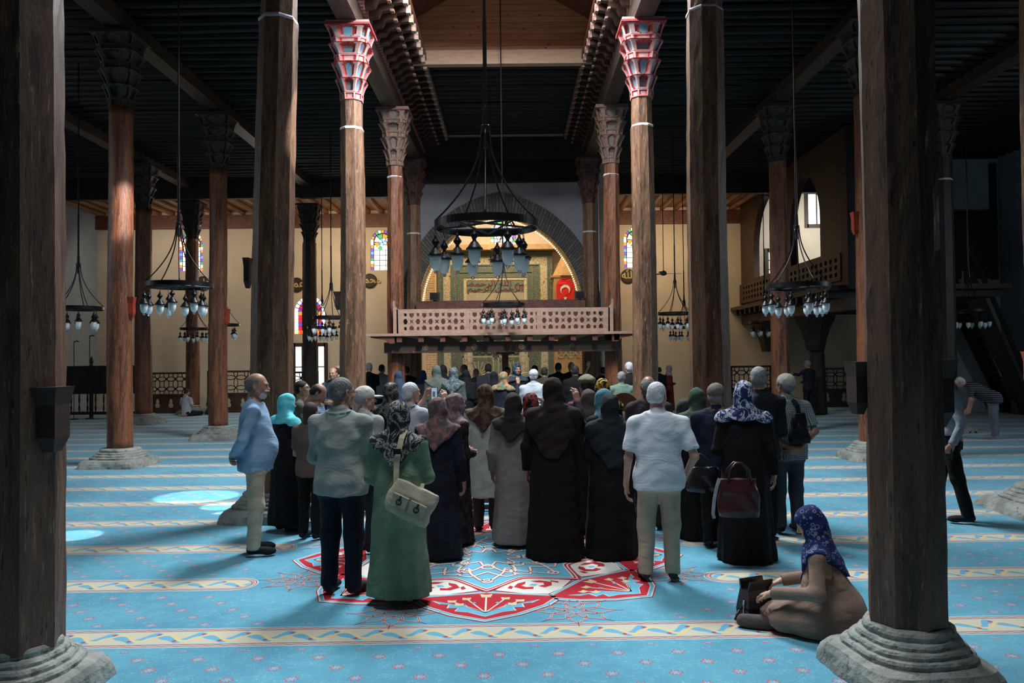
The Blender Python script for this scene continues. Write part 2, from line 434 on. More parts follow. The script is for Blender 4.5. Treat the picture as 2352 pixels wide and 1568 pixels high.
for q in range(8):
    a = q * PI / 4 - PI / 2 + R(.9)
    sh = [(1.10, 0), (1.22, .60), (1.45, .47), (1.66, .25), (1.80, 0), (1.66, -.25), (1.45, -.47), (1.22, -.60)]
    cpoly(rot2(sc2(sh, 1.06, 1.42), a), 1, R_); cpoly(rot2(sc2(sh, 1.035, 1.42), a), 2, W_); cpoly(rot2(sc2(sh, 1.0, 1.42), a), 3, B_)
    cpoly(rot2(sc2(sh, .93, 1.42), a), 4, W_); cpoly(rot2(sc2(sh, .91, 1.42), a), 5, R_)
    # tulip spray
    for sgn in (1, -1):
        leaf = [(1.70, 0), (1.66, .05), (1.60, .12), (1.57, .22), (1.50, .20), (1.50, .28), (1.42, .27), (1.40, .34), (1.32, .40), (1.36, .33), (1.40, .26), (1.47, .16), (1.55, .09), (1.62, 0)]
        lf = [(x_, y_ * sgn) for x_, y_ in leaf]
        cpoly(rot2(sc2(lf, 1.04, 1.5), a), 6, W_); cpoly(rot2(lf, a), 7, B_)
        for tx, ty in ((1.42, .2), (1.28, .15), (1.34, .26)):
            rib(rot2([(1.62, 0), (tx, ty * sgn)], a), .012, 8, W_)
            cpoly(rot2([(tx + .03, ty * sgn - .03), (tx + .03, ty * sgn + .03), (tx - .03, ty * sgn + .035), (tx - .02, ty * sgn), (tx - .03, ty * sgn - .035)], a), 9, Y_)
            cpoly(rot2([(tx + .11, ty * sgn * .6 - .02), (tx + .13, ty * sgn * .6), (tx + .11, ty * sgn * .6 + .02), (tx + .08, ty * sgn * .6)], a), 9, B_)
    rib(rot2([(1.62, 0), (1.22, 0)], a), .014, 8, W_); cpoly(rot2([(1.25, -.035), (1.25, .035), (1.16, .05), (1.18, 0), (1.16, -.05)], a), 9, Y_)
    # ivory panels between the shields
    b = a + PI / 8
    iv = [(.74, 0), (1.00, .33), (1.17, .16), (1.26, 0), (1.17, -.16), (1.00, -.33)]
    cpoly(rot2(sc2(iv, 1.07, 1.0), b), 1, R_); cpoly(rot2(sc2(iv, 1.03, 1.0), b), 2, W_)
    for sgn in (1, -1):
        an = [(.88, .02), (.90, .10), (.98, .17), (1.07, .13), (1.10, .05), (1.04, .02), (1.03, .08), (.97, .10), (.94, .05)]
        cpoly(rot2([(x_, y_ * sgn) for x_, y_ in an], b), 4, R_)
        cpoly(rot2([(x_, y_ * sgn) for x_, y_ in ((.93, .18), (.99, .23), (1.03, .21), (.97, .17))], b), 4, R_)
    cpoly(rot2([(.96, 0), (.99, .04), (1.03, 0), (.99, -.04)], b), 5, B_)
star = [((1.12 if i % 2 == 0 else .80) * math.cos(i * PI / 8 - PI / 2 + R(.9)), (1.12 if i % 2 == 0 else .80) * math.sin(i * PI / 8 - PI / 2 + R(.9))) for i in range(16)]
def curvy(r0, r1, pw=1.6, ph=0):
    o = []
    for i in range(128):
        th = 2 * PI * i / 128; s_ = abs(((th * 8 / (2 * PI)) % 1) * 2 - 1) ** pw
        rr = r1 + (r0 - r1) * s_; o.append((rr * math.cos(th - PI / 2 + R(.9) + ph), rr * math.sin(th - PI / 2 + R(.9) + ph)))
    return o
for i_, (k_, mi_) in enumerate([(1.05, R_), (1.02, W_), (1.0, R_), (.975, W_), (.955, B_)]):
    cpoly([(p[0] * k_, p[1] * k_) for p in curvy(1.06, .76)], 6 + i_, mi_)
def ros(f, n=160): return [(f(2 * PI * i / n) * math.cos(2 * PI * i / n), f(2 * PI * i / n) * math.sin(2 * PI * i / n)) for i in range(n)]
curves = [ros(lambda t: .62 + .17 * math.cos(8 * t) + .02 * math.cos(24 * t)), ros(lambda t: .42 + .16 * math.cos(8 * t + PI)), ros(lambda t: .26 + .07 * math.cos(8 * t))]
for q in range(8):
    a = q * PI / 4 - PI / 2 + R(.9)
    curves.append([(p[0], p[1]) for p in rot2([(.36 + .07 * math.cos(t_ * 2 * PI / 24), .055 * math.sin(t_ * 2 * PI / 24)) for t_ in range(25)], a)])
    curves.append(rot2([(.52, 0), (.60, .07), (.68, .16), (.62, .24), (.50, .22), (.44, .14)], a)); curves.append(rot2([(.52, 0), (.60, -.07), (.68, -.16), (.62, -.24), (.50, -.22), (.44, -.14)], a))
    curves.append(rot2([(.80 + .05 * math.cos(t_ * 2 * PI / 16), .04 * math.sin(t_ * 2 * PI / 16)) for t_ in range(17)], a))
for ic, cc in enumerate(curves):
    cl = ic < 3
    rib(cc, .036, 12 + (ic % 3), R_, cl); rib(cc, .022, 15 + (ic % 3), W_, cl)
# faint outlined rosettes round the medallion
for q in range(8):
    a = q * PI / 4 - PI / 2 + PI / 8 + R(.9); c0 = (1.72 * math.cos(a), 1.72 * math.sin(a))
    for f in (lambda t: .22 + .05 * math.cos(8 * t) + .015 * math.cos(24 * t), lambda t: .12 + .05 * math.cos(8 * t + PI), lambda t: .06 + .02 * math.cos(4 * t)):
        cc = [(p[0] + c0[0], p[1] + c0[1]) for p in ros(f, 96)]
        rib(cc, .015, 1, W_, True); rib(cc, .007, 2, R_, True)
    for h in range(8):
        aa = h * PI / 4; rib([(c0[0] + .26 * math.cos(aa), c0[1] + .26 * math.sin(aa)), (c0[0] + .36 * math.cos(aa), c0[1] + .34 * math.sin(aa))], .006, 2, R_)
me = bpy.data.meshes.new('carpet'); me.from_pydata(cm.v, [], cm.f); me.polygons.foreach_set('material_index', cm.mi); me.update()
bm = bmesh.new(); bm.from_mesh(me)
bm.faces.ensure_lookup_table()
for f in bm.faces[6:]:
    f.normal_update()
    if f.normal.z < 0: f.normal_flip()
bm.to_mesh(me); bm.free()
o = link('carpet', me, [M_carpet, M_cb, M_cr, M_cw, M_cy]); tag(o, 'light blue prayer carpet with flower sprigs, patterned rows and a red and white star medallion', 'carpet')

# walls
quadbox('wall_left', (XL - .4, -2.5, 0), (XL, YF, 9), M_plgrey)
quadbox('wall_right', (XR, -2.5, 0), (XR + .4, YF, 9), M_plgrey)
quadbox('wall_back', (XL - .4, -2.9, 0), (XR + .4, -2.5, 9), M_darkwood)
WINS = []
def wall_far():
    """qibla wall with its window openings"""
    holes = []
    def rarch(cx, z0, w_, zt, n=10):
        return [(cx - w_ / 2, z0), (cx + w_ / 2, z0)] + circ(cx, zt - w_ / 2, w_ / 2, n, 0, PI) + [(cx - w_ / 2, zt - w_ / 2)]
    for (cx, z0, w_, zt) in [(-12.7, 5.45, .95, 7.0), (-9.05, 5.45, .85, 7.0), (-5.1, 5.4, .95, 7.0), (4.95, 5.4, .95, 7.0), (-8.0, 2.9, 1.22, 4.4), (-.30, 6.2, 1.0, 7.5)]:
        holes.append(rarch(cx, z0, w_, zt)); WINS.append((cx, z0, w_, zt))
    for (x0, x1, z0, z1) in [(-8.62, -7.38, .75, 2.45), (11.75, 12.55, 7.0, 8.3), (10.15, 10.75, 4.9, 6.0)]:
        holes.append([(x0, z0), (x1, z0), (x1, z1), (x0, z1)])
    me = panel2d('wall_far', [[(XL - .4, 0), (XR + .4, 0), (XR + .4, 10), (XL - .4, 10)]] + holes, .5, Matrix.Translation((0, YF + .25, 0)))
    struct(link('wall_far', me, M_plaster))
wall_far()
SG = [emis('daylit_glass_white', (.95, .97, 1, 1), 1.6), emis('daylit_glass_violet', (.16, .06, .5, 1), 1.1), emis('daylit_glass_green', (.06, .35, .12, 1), 1.1), emis('daylit_glass_orange', (.8, .28, .03, 1), 1.1), emis('daylit_glass_red', (.65, .02, .05, 1), 1.1), emis('daylit_glass_blue', (.12, .35, .8, 1), 1.1)]
M_lead = mat('window_lead', (.04, .035, .03, 1), bmp=0)
wn_ = [0]
def stained(cx, z0, w_, zt, pal):
    wn_[0] += 1
    g = MB(); nb = 10
    y_ = YF + .08
    def cell(x0, z0_, x1, z1, mi):
        g.cur = mi; g.add([(x0, y_, z0_), (x1, y_, z0_), (x1, y_, z1), (x0, y_, z1)], [(0, 1, 2, 3)])
    bw = w_ * .12; zs = zt - w_ / 2; gp = .012
    n = max(6, int((zs - z0) / bw)); hh = (zs - z0) / n
    for i in range(n):
        for rr in (0, 1) if pal == 'red' else (0,):
            for s in (-1, 1):
                xa = cx + s * (w_ / 2 - rr * bw); xb = cx + s * (w_ / 2 - (rr + 1) * bw)
                mi = ([0, 0, 0, 0] if rr == 0 else [4, 4, 1, 4, 4, 3])[i % (4 if rr == 0 else 6)] if pal == 'red' else [1, 3, 0, 2, 1, 5][(i + (s > 0)) % 6]
                cell(min(xa, xb) + gp / 2, z0 + i * hh + gp, max(xa, xb) - gp / 2, z0 + (i + 1) * hh, mi)
    na = 11
    for rr in (0, 1) if pal == 'red' else (0,):
        for i in range(na):
            a0, a1 = PI * i / na + .03, PI * (i + 1) / na - .03; r1 = w_ / 2 - rr * bw; r0 = r1 - bw + gp
            g.cur = ([0] if rr == 0 else [1, 4])[i % (1 if rr == 0 else 2)] if pal == 'red' else [1, 3, 0, 2][i % 4]
            g.add([(cx + r * math.cos(a), y_, zs + r * math.sin(a)) for r, a in ((r0, a0), (r1, a0), (r1, a1), (r0, a1))], [(0, 1, 2, 3)])
    b2 = bw * (2 if pal == 'red' else 1); iw = w_ / 2 - b2 - .01
    nx, nz = (4, 6) if pal == 'red' else (3, 5)
    for i in range(nx):
        for j in range(nz):
            xa = cx - iw + 2 * iw * i / nx; za = z0 + (bw if pal == 'red' else 0) + (zs - z0 - bw) * j / nz
            cell(xa + gp, za + gp, xa + 2 * iw / nx - gp, za + (zs - z0 - bw) / nz - gp, 3 if (pal == 'red' and j == 0 and False) else 0)
    if pal == 'red':
        for i in range(5): cell(cx - w_ / 2 + w_ * i / 5 + gp, z0 + gp, cx - w_ / 2 + w_ * (i + 1) / 5 - gp, z0 + bw, 3)
    for i in range(8):
        a0, a1 = 2 * PI * i / 8 + .06, 2 * PI * (i + 1) / 8 - .06
        for (r0, r1, ml) in ((.03, iw * .45, [5, 0]), (iw * .5, iw * .95, [0, 3 if pal != 'red' else 0, 2 if pal != 'red' else 0])):
            g.cur = ml[i % len(ml)]
            g.add([(cx + r * math.cos(a), y_ - .004, zs + r * math.sin(a)) for r, a in ((r0, a0), (r1, a0), (r1, a1), (r0, a1))], [(0, 1, 2, 3)])
    fr = MB(); fr.box((cx - w_ / 2, YF + .10, z0), (cx + w_ / 2, YF + .14, zt))
    wo = fr.build('window_%d' % wn_[0], M_lead); struct(wo)
    link('window_glass', g.mesh('window_glass'), SG, wo)
for i, (cx, z0, w_, zt) in enumerate(WINS): stained(cx, z0, w_, zt, 'red' if i == 4 else 'mix')
def plainwin(x0, x1, z0, z1, nx, nz, b=.05):
    wn_[0] += 1
    g = MB(); g.box((x0, YF + .12, z0), (x1, YF + .14, z1)); 
    f = MB(); f.box((x0 - .1, YF - .04, z0 - .1), (x0 + b, YF + .06, z1 + .1)); f.box((x1 - b, YF - .04, z0 - .1), (x1 + .1, YF + .06, z1 + .1)); f.box((x0, YF - .04, z0 - .1), (x1, YF + .06, z0 + b)); f.box((x0, YF - .04, z1 - b), (x1, YF + .06, z1 + .1))
    for i in range(1, nx): q = x0 + (x1 - x0) * i / nx; f.box((q - .02, YF, z0), (q + .02, YF + .05, z1))
    for i in range(1, nz): q = z0 + (z1 - z0) * i / nz; f.box((x0, YF, q - .02), (x1, YF + .05, q + .02))
    wo = f.build('window_%d' % wn_[0], M_beam); struct(wo); g.build('window_glass', SG[0], wo)
plainwin(-8.62, -7.38, .75, 2.45, 4, 2); plainwin(11.75, 12.55, 7.0, 8.3, 2, 1); plainwin(10.15, 10.75, 4.9, 6.0, 2, 3)

# ceilings
def joists(name, x0, x1, y0, y1, z, pitch, r, m, alongx=True, zt=.25):
    q = MB(); q.box((x0, y0, z + r * 1.6), (x1, y1, z + r * 1.6 + zt))
    n = int(((y1 - y0) if alongx else (x1 - x0)) / pitch)
    for i in range(n):
        rr = r * random.uniform(.8, 1.15); j = (y0 if alongx else x0) + pitch * (i + .5) + random.uniform(-.03, .03)
        segs = 6; w0 = random.uniform(-.03, .03)
        pts = []
        for s in range(segs + 1):
            u_ = s / segs; o_ = w0 * math.sin(u_ * PI * 2 + i)
            pts.append((x0 + (x1 - x0) * u_, j + o_, z + r + random.uniform(-.008, .008)) if alongx else (j + o_, y0 + (y1 - y0) * u_, z + r))
        q.tube(pts, rr, 8)
    return struct(q.build(name, m))
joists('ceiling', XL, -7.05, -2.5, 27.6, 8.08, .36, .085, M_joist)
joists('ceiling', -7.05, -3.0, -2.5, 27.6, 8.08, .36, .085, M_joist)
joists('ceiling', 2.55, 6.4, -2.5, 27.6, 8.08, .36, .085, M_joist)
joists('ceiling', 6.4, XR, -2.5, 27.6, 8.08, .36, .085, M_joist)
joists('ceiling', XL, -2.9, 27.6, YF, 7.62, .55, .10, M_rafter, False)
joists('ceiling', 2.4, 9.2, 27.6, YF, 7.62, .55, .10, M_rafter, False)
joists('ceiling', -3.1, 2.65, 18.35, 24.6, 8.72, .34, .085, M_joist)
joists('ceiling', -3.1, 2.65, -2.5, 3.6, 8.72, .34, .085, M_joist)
quadbox('ceiling', (-3.1, 24.6, 8.72), (2.65, YF, 8.95), M_plaster)
quadbox('ceiling', (9.2, 27.6, 8.6), (XR, YF, 8.85), M_darkwood)
quadbox('trim_1', (XL, YF - .18, 7.1), (-2.9, YF, 7.62), M_redwood); quadbox('trim_2', (2.4, YF - .18, 7.1), (9.2, YF, 7.62), M_redwood)
quadbox('trim_3', (XL, 27.5, 7.5), (-2.9, 27.75, 8.2), M_darkwood); quadbox('trim_4', (2.4, 27.5, 7.5), (XR, 27.75, 8.2), M_darkwood)
# raised skylight box over the nave
q = MB(); q.box((-2.3, 18.2, 8.62), (1.9, 18.32, 12.6)); struct(q.build('wall_skylight_far', M_plank))
q = MB(); q.box((-2.3, 3.48, 8.62), (1.9, 3.6, 12.6)); struct(q.build('wall_skylight_near', M_plank))
q = MB(); q.box((-2.45, 3.48, 8.62), (-2.3, 18.32, 9.75)); struct(q.build('wall_skylight_left', M_plank))
q = MB(); q.box((1.9, 3.48, 8.62), (2.05, 18.32, 9.75)); struct(q.build('wall_skylight_right', M_plank))
bz = MB(); bz.box((-2.3, 18.0, 8.56), (1.9, 18.2, 8.88)); struct(bz.build('trim_5', mat('pale_pine_beam', (.44, .28, .175, 1), (.36, .22, .13, 1), 3, (1, 4, 6), .6, bmp=.2)))
for s, nm in ((-1, 'ceiling'), (1, 'ceiling')):
    q = MB(); xe = -.2 + s * 2.3; q.rings([[(xe, y_, 9.5), (xe, y_, 9.62), (-.2, y_, 10.95), (-.2, y_, 10.83)] for y_ in (10.8, 18.2)]); struct(q.build(nm, M_redwood))

# ------------------------------------------------------------------ beams on the columns
def beam(x, y0, y1, z0, z1, w_, label, m=None):
    q = MB(); n = 14; rs = []
    for i in range(n + 1):
        y_ = y0 + (y1 - y0) * i / n; j = lambda: random.uniform(-.012, .012)
        rs.append([(x - w_ / 2 + j(), y_, z0 + j()), (x + w_ / 2 + j(), y_, z0 + j()), (x + w_ / 2 + j(), y_, z1), (x - w_ / 2 + j(), y_, z1)])
    q.rings(rs); o = q.build('ceiling_beam', m or M_beam); return tag(o, label, 'beam', 'long ceiling beams')
beam(-7.05, -2.4, 27.5, 7.86, 8.14, .34, 'long heavy wooden beam over the left aisle, resting on the round columns nearest the nave')
beam(-11.2, -2.4, 27.5, 7.86, 8.14, .34, 'long wooden ceiling beam over the outermost left columns')
beam(6.4, -2.4, 27.5, 7.86, 8.14, .34, 'long dark ceiling beam over the first row of columns right of the nave')
beam(10.4, -2.4, 27.5, 7.86, 8.14, .34, 'long dark ceiling beam nearest the right wall')
beam(-2.83, -2.4, 24.4, 7.80, 8.2, .34, 'lit wooden beam on top of the left nave capitals', M_nbeam)
beam(2.37, -2.4, 24.4, 7.80, 8.2, .34, 'wooden beam on top of the right nave capitals', M_nbeam)

# painted cornices with carved consoles
m, nt, bs = newmat('painted_chevron_fascia')
t = nt.nodes.new('ShaderNodeTexCoord'); sp = nt.nodes.new('ShaderNodeSeparateXYZ'); nt.links.new(t.outputs['Object'], sp.inputs[0])
y = X(sp.outputs[1]); z = X(sp.outputs[2]); f = ((y * 7.0) + ((z * 7.0).frac() - .5).abs() * 1.6).frac()
c = mixc(nt, f.lt(.45), (.17, .025, .028, 1), (.36, .20, .19, 1)); c = mixc(nt, f.gt(.85), c, (.07, .12, .16, 1))
nt.links.new(c, bs.inputs['Base Color']); bs.inputs['Roughness'].default_value = .6
M_chev = m
M_cons = mat('console_wood', (.050, .020, .013, 1), (.028, .013, .010, 1), 5, rough=.5, c3=(.11, .075, .05, 1))
M_tipw = mat('console_tip_paint', (.42, .34, .25, 1), (.22, .045, .035, 1), 9, rough=.6)
def cornice(xw, s, label):
    e_ = empty('nave_cornice', (xw, 12, 8.0)); e_.scale = (1 if s > 0 else .75, 1, 1)
    q = MB(); q.box((-.03, -9, .20), (.03, 12.4, .46)); q.build('painted_fascia', M_chev, e_, (s * .19, 0, 0))
    q = MB(); q.box((-.03, -9, .66), (.02, 12.4, .80)); q.build('edge_board', M_redwood, e_, (s * .93, 0, 0))
    q = MB(); q.box((min(s * .2, s * .93), -9, .72), (max(s * .2, s * .93), 12.4, .75)); q.build('soffit_board', M_darkwood, e_)
    prof = [(0, .22), (.20, .25), (.27, .36), (.42, .38), (.48, .50), (.66, .52), (.73, .66), (.73, .72), (0, .72)]
    g = MB(); g.prism([(s * a, b) for a, b in prof], .12)
    cmh = g.mesh('console')
    cmh.materials.append(M_cons)
    for i in range(30):
        o = link('console', cmh, None, e_, (s * .2, -.2 + i * .42, 0))
        if i == 0:
            tm = MB(); tm.box((min(s * .66, s * .745), -.005, .50), (max(s * .66, s * .745), .125, .66)); tm.box((min(s * .42, s * .49), -.005, .36), (max(s * .42, s * .49), .125, .40)); tme = tm.mesh('console_tip'); tme.materials.append(M_tipw)
        link('console_tip', tme, None, o)
    tag(e_, label, 'cornice', 'painted nave cornices')
cornice(-2.83, 1, 'carved and painted cornice with stepped consoles along the left side of the nave')
cornice(2.37, -1, 'carved and painted cornice with stepped consoles along the right side of the nave')

# ------------------------------------------------------------------ columns
def pn(R_, th, p): return R_ / (abs(math.cos(th)) ** p + abs(math.sin(th)) ** p) ** (1 / p)
def base_mesh(sc=1.0, seed=0, top=.27, rough=.007, oct_=False):
    rnd = random.Random(seed); n = 64
    prof = [(.50, 0, 9), (.492, .04, 8), (.478, .085, 7), (.455, .125, 5), (.425, .140, 3.4), (.405, .146, 3), (.408, .168, 2.8), (.398, .182, 2.7), (.372, .188, 2.6), (.372, .206, 2.5), (.362, .220, 2.4), (.338, .226, 2.3), (.338, .244, 2.2), (.328, .258, 2.1), (.305, .264, 2.0), (.306, .290, 2), (.296, .306, 2), (.27, .318, 2), (.15, .325, 2)]
    q = MB(); rings = []
    ph = [rnd.uniform(0, 6) for _ in range(8)]
    for R0, z_, p in prof:
        ring = []
        for j in range(n):
            th = 2 * PI * j / n
            jj = rough * (math.sin(3 * th + ph[0] + z_ * 9) + .6 * math.sin(7 * th + ph[1] - z_ * 20) + .5 * math.sin(13 * th + ph[2] + z_ * 40)) + rnd.uniform(-.0025, .0025)
            r_2 = (pn(R0, th, p) + jj) * sc
            if z_ < .1 and rnd.random() < .03: r_2 -= .008
            ring.append((r_2 * math.cos(th), r_2 * math.sin(th), z_ + (rnd.uniform(-.0015, .0015) if 0 < z_ < .3 else 0)))
        rings.append(ring)
    q.rings(rings); return q.mesh('stone_base')
def shaft_mesh(r0, r1, z0, z1, n=8, seed=0, ring=None, ph=PI / 8):
    rnd = random.Random(seed); q = MB(); nz = 40; rs = []
    wob = [rnd.uniform(0, 6) for _ in range(4)]
    sub = 3 if n == 8 else 1
    zs = [z0 + (z1 - z0) * i / nz for i in range(nz + 1)]
    if ring: zs = sorted([z_ for z_ in zs if abs(z_ - ring) > .05] + [ring - .012, ring + .012])
    for z_ in zs:
        u_ = (z_ - z0) / (z1 - z0); r = r0 + (r1 - r0) * u_
        if ring and z_ > ring: r *= .93
        cx = .010 * math.sin(z_ * .9 + wob[0]); cy = .010 * math.sin(z_ * .8 + wob[1])
        rg = []
        cs = [(r / math.cos(PI / 8) if n == 8 else r) * Vector((math.cos(2 * PI * j / n + ph), math.sin(2 * PI * j / n + ph))) for j in range(n)]
        for j in range(n):
            a, b = cs[j], cs[(j + 1) % n]
            for k_ in range(sub):
                p = a.lerp(b, k_ / sub); e_ = rnd.uniform(-.0035, .0035)
                rg.append((cx + p.x + p.x / r * e_, cy + p.y + p.y / r * e_, z_))
        rs.append(rg)
    q.rings(rs); return q.mesh('shaft')
def capital_mesh(S=1.0, square=1.22):
    """muqarnas capital, origin at its foot; materials 0 body,1 line,2 niche,3 dark"""
    q = MB()
    tiers = [(0.00, .15, .205, .212, 'panel'), (.15, .40, .205, .292, 'arch'), (.40, .70, .228, .350, 'lens'), (.70, .86, .280, .300, 'panel'), (.86, 1.06, .290, .388, 'arch'), (1.06, 1.17, .325, .345, 'panel'), (1.17, 1.38, .340, .40, 'arch')]
    N = 12
    for ti, (z0, z1, a0, a1, kind) in enumerate(tiers):
        def verts(a, zt):
            sq = 1 + (square - 1) * (zt / 1.38); d = a * sq * 1.0
            t_ = math.sqrt(2) * d - a; t_ = min(t_, a)
            return [(a, t_), (t_, a), (-t_, a), (-a, t_), (-a, -t_), (-t_, -a), (t_, -a), (a, -t_)]
        vb = verts(a0, z0); vt = verts(a1, z1); vm = verts(a0 + (a1 - a0) * .25, (z0 + z1) / 2)
        for fi in range(8):
            b0, b1 = Vector(vb[fi]), Vector(vb[(fi + 1) % 8]); t0, t1 = Vector(vt[fi]), Vector(vt[(fi + 1) % 8]); m0, m1 = Vector(vm[fi]), Vector(vm[(fi + 1) % 8])
            nrm = (b0 + b1).normalized()
            grid = []; kd = kind
            if kind == 'arch' and fi % 2 == ti % 4 // 2: kd = 'lens'
            for iv in range(N + 1):
                row = []; v_ = iv / N
                for iu in range(N + 1):
                    u_ = iu / N
                    B = b0.lerp(b1, u_); T = t0.lerp(t1, u_); M_ = m0.lerp(m1, u_)
                    p = B * (1 - v_) ** 2 + 2 * M_ * v_ * (1 - v_) + T * v_ ** 2
                    uu = (u_ - .5) * 2; dep = 0
                    ins, edge = False, False
                    def inside(k_):
                        if kd == 'panel': return abs(uu) < .78 * k_ and abs(v_ - .5) < .33 * k_
                        if kd == 'arch': return v_ > .10 and abs(uu) < .66 * k_ * (1 if v_ < .5 else math.sqrt(max(0, 1 - ((v_ - .5) / (.42 * k_)) ** 2)))
                        return abs(uu) < .62 * k_ * max(0, 1 - (2 * v_ - 1) ** 2) ** .7 and .06 < v_ < .94
                    if inside(1): dep = (.016 if kd == 'panel' else .055 if kd == 'arch' else .035)
                    row.append((p.x - nrm.x * dep, p.y - nrm.y * dep, z0 + (z1 - z0) * v_, inside(1), inside(1.22), inside(.8)))
                grid.append(row)
            s0 = len(q.v)
            q.v += [(g_[0] * S, g_[1] * S, g_[2] * S) for row in grid for g_ in row]
            for iv in range(N):
                for iu in range(N):
                    cn = [grid[iv][iu], grid[iv][iu + 1], grid[iv + 1][iu + 1], grid[iv + 1][iu]]
                    k1 = sum(c_[3] for c_ in cn); k2 = sum(c_[4] for c_ in cn); k3 = sum(c_[5] for c_ in cn)
                    mi = 2 if k3 >= 3 else (1 if (k1 >= 1) else 0)
                    if iv == N - 1 or (iv == 0 and kind == 'panel'): mi = 1
                    if k3 >= 3 and kd == 'arch': mi = 3 if iv > N * .45 else 2
                    if k3 >= 3 and kd == 'panel': mi = 0
                    i_ = s0 + iv * (N + 1) + iu
                    q.f.append((i_, i_ + 1, i_ + N + 2, i_ + N + 1)); q.mi.append(mi)
        # ledge rings (top and bottom closing)
        for (vv, zz_) in ((vt, z1), (vb, z0)):
            q.cur = 0; q.add([(x_ * S, y_ * S, zz_ * S) for x_, y_ in vv], [tuple(range(8))])
    q.cur = 1; q.box((-.42 * S, -.42 * S, 1.38 * S), (.42 * S, .42 * S, 1.42 * S)); q.cur = 0; q.box((-.40 * S, -.40 * S, 1.42 * S), (.40 * S, .40 * S, 1.47 * S)); q.cur = 0
    return q.mesh('muqarnas_capital')
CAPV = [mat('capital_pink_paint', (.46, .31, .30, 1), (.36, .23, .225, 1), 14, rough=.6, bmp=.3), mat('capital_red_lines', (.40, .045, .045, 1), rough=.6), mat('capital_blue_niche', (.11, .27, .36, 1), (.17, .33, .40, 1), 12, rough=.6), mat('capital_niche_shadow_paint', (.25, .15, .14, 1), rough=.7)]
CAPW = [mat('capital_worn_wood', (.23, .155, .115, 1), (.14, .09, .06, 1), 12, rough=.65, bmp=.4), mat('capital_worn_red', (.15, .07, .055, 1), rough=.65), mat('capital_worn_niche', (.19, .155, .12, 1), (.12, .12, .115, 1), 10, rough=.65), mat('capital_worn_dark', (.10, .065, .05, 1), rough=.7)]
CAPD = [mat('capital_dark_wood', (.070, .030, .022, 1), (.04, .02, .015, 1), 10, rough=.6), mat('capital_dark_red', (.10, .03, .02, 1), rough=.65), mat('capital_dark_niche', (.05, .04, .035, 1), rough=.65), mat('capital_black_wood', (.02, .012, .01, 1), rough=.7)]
CAPB = [mat('capital_shaded_wood', (.022, .016, .014, 1), (.014, .010, .009, 1), 10, rough=.6), M_darkwood, M_darkwood, M_darkwood]  # blackened capitals, the ceiling's shade over the aisles put into the colour
M_ring = mat('white_lime_ring', (.62, .62, .63, 1), rough=.8, bmp=.1)
def column(x, y, label, r0=.235, r1=.195, n=8, cap=None, ring=None, m=None, bs_=1.0, seed=0, z0=.30, z1=6.47, ph=PI / 8, box=None, ztop=None, basem=True, lean=0):
    e_ = empty('wooden_column', (x, y, 0))
    rr = random.Random(seed)
    if basem:
        b = link('stone_base', base_mesh(bs_, seed), M_stone, e_, rot=(0, 0, rr.uniform(-.12, .12)))
    s = link('shaft', shaft_mesh(r0, r1, z0, z1, n, seed, ring, ph), m or M_col, e_, smoothf=(n > 8))
    if lean: s.rotation_euler = (0, math.atan(lean / 6), 0)
    if ring:
        q = MB(); rg = (r0 + (r1 - r0) * ((ring - z0) / (z1 - z0))) / (math.cos(PI / 8) if n == 8 else 1) * 1.012
        q.rings([[(rg * k_ * math.cos(2 * PI * j / n + ph), rg * k_ * math.sin(2 * PI * j / n + ph), ring + dz_) for j in range(n)] for k_, dz_ in ((1, -.018), (1.0, .008), (.94, .03))])
        rg_ = q.build('white_ring', M_ring, e_, rot=s.rotation_euler[:])
    if cap: link('muqarnas_capital', CAPM, cap, e_, (0, 0, z1)) if False else capobj(cap, e_, z1)
    if box:
        for (bx, by, bz, bw, bh, bd_, mm) in box:
            q = MB(); q.rings([[(bx - bw * k_, by - bd_ * k_, bz + zz_), (bx + bw * k_, by - bd_ * k_, bz + zz_), (bx + bw * k_, by + bd_ * k_, bz + zz_), (bx - bw * k_, by + bd_ * k_, bz + zz_)] for k_, zz_ in ((.55, 0), (1, bh * .22), (1, bh * .72), (1.25, bh * .97), (1.3, bh))])
            q.build('wooden_bracket_box', mm, e_)
    return tag(e_, label, 'column', 'wooden columns of the hall')
CAPM = capital_mesh()
capcache = {}
def capobj(cap, e_, z1):
    k_ = id(cap)
    if k_ not in capcache:
        me = CAPM.copy(); [me.materials.append(q) for q in cap]; capcache[k_] = me
    o_ = link('muqarnas_capital', capcache[k_], None, e_, (0, 0, z1)); o_.scale = (.95, .95, .91); return o_
M_boxd = mat('dark_box_wood', (.022, .012, .009, 1), (.035, .018, .013, 1), 8, rough=.5)
M_boxr = mat('red_box_paint', (.36, .045, .02, 1), (.22, .03, .015, 1), 8, rough=.5)
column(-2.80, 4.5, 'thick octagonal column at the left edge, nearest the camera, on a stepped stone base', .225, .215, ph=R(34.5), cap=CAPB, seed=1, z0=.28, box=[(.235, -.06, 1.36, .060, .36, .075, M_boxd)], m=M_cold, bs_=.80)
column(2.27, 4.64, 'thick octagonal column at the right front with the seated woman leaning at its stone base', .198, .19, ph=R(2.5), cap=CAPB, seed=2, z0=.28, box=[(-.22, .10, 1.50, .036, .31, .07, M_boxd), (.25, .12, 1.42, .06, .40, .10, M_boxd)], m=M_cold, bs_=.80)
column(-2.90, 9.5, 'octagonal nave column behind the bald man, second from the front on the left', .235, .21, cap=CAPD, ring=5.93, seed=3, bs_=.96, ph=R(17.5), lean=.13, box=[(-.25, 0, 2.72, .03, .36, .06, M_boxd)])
column(2.33, 9.4, 'octagonal nave column with a white ring, second from the front on the right', .228, .20, cap=CAPD, ring=5.93, seed=4, bs_=1.05)
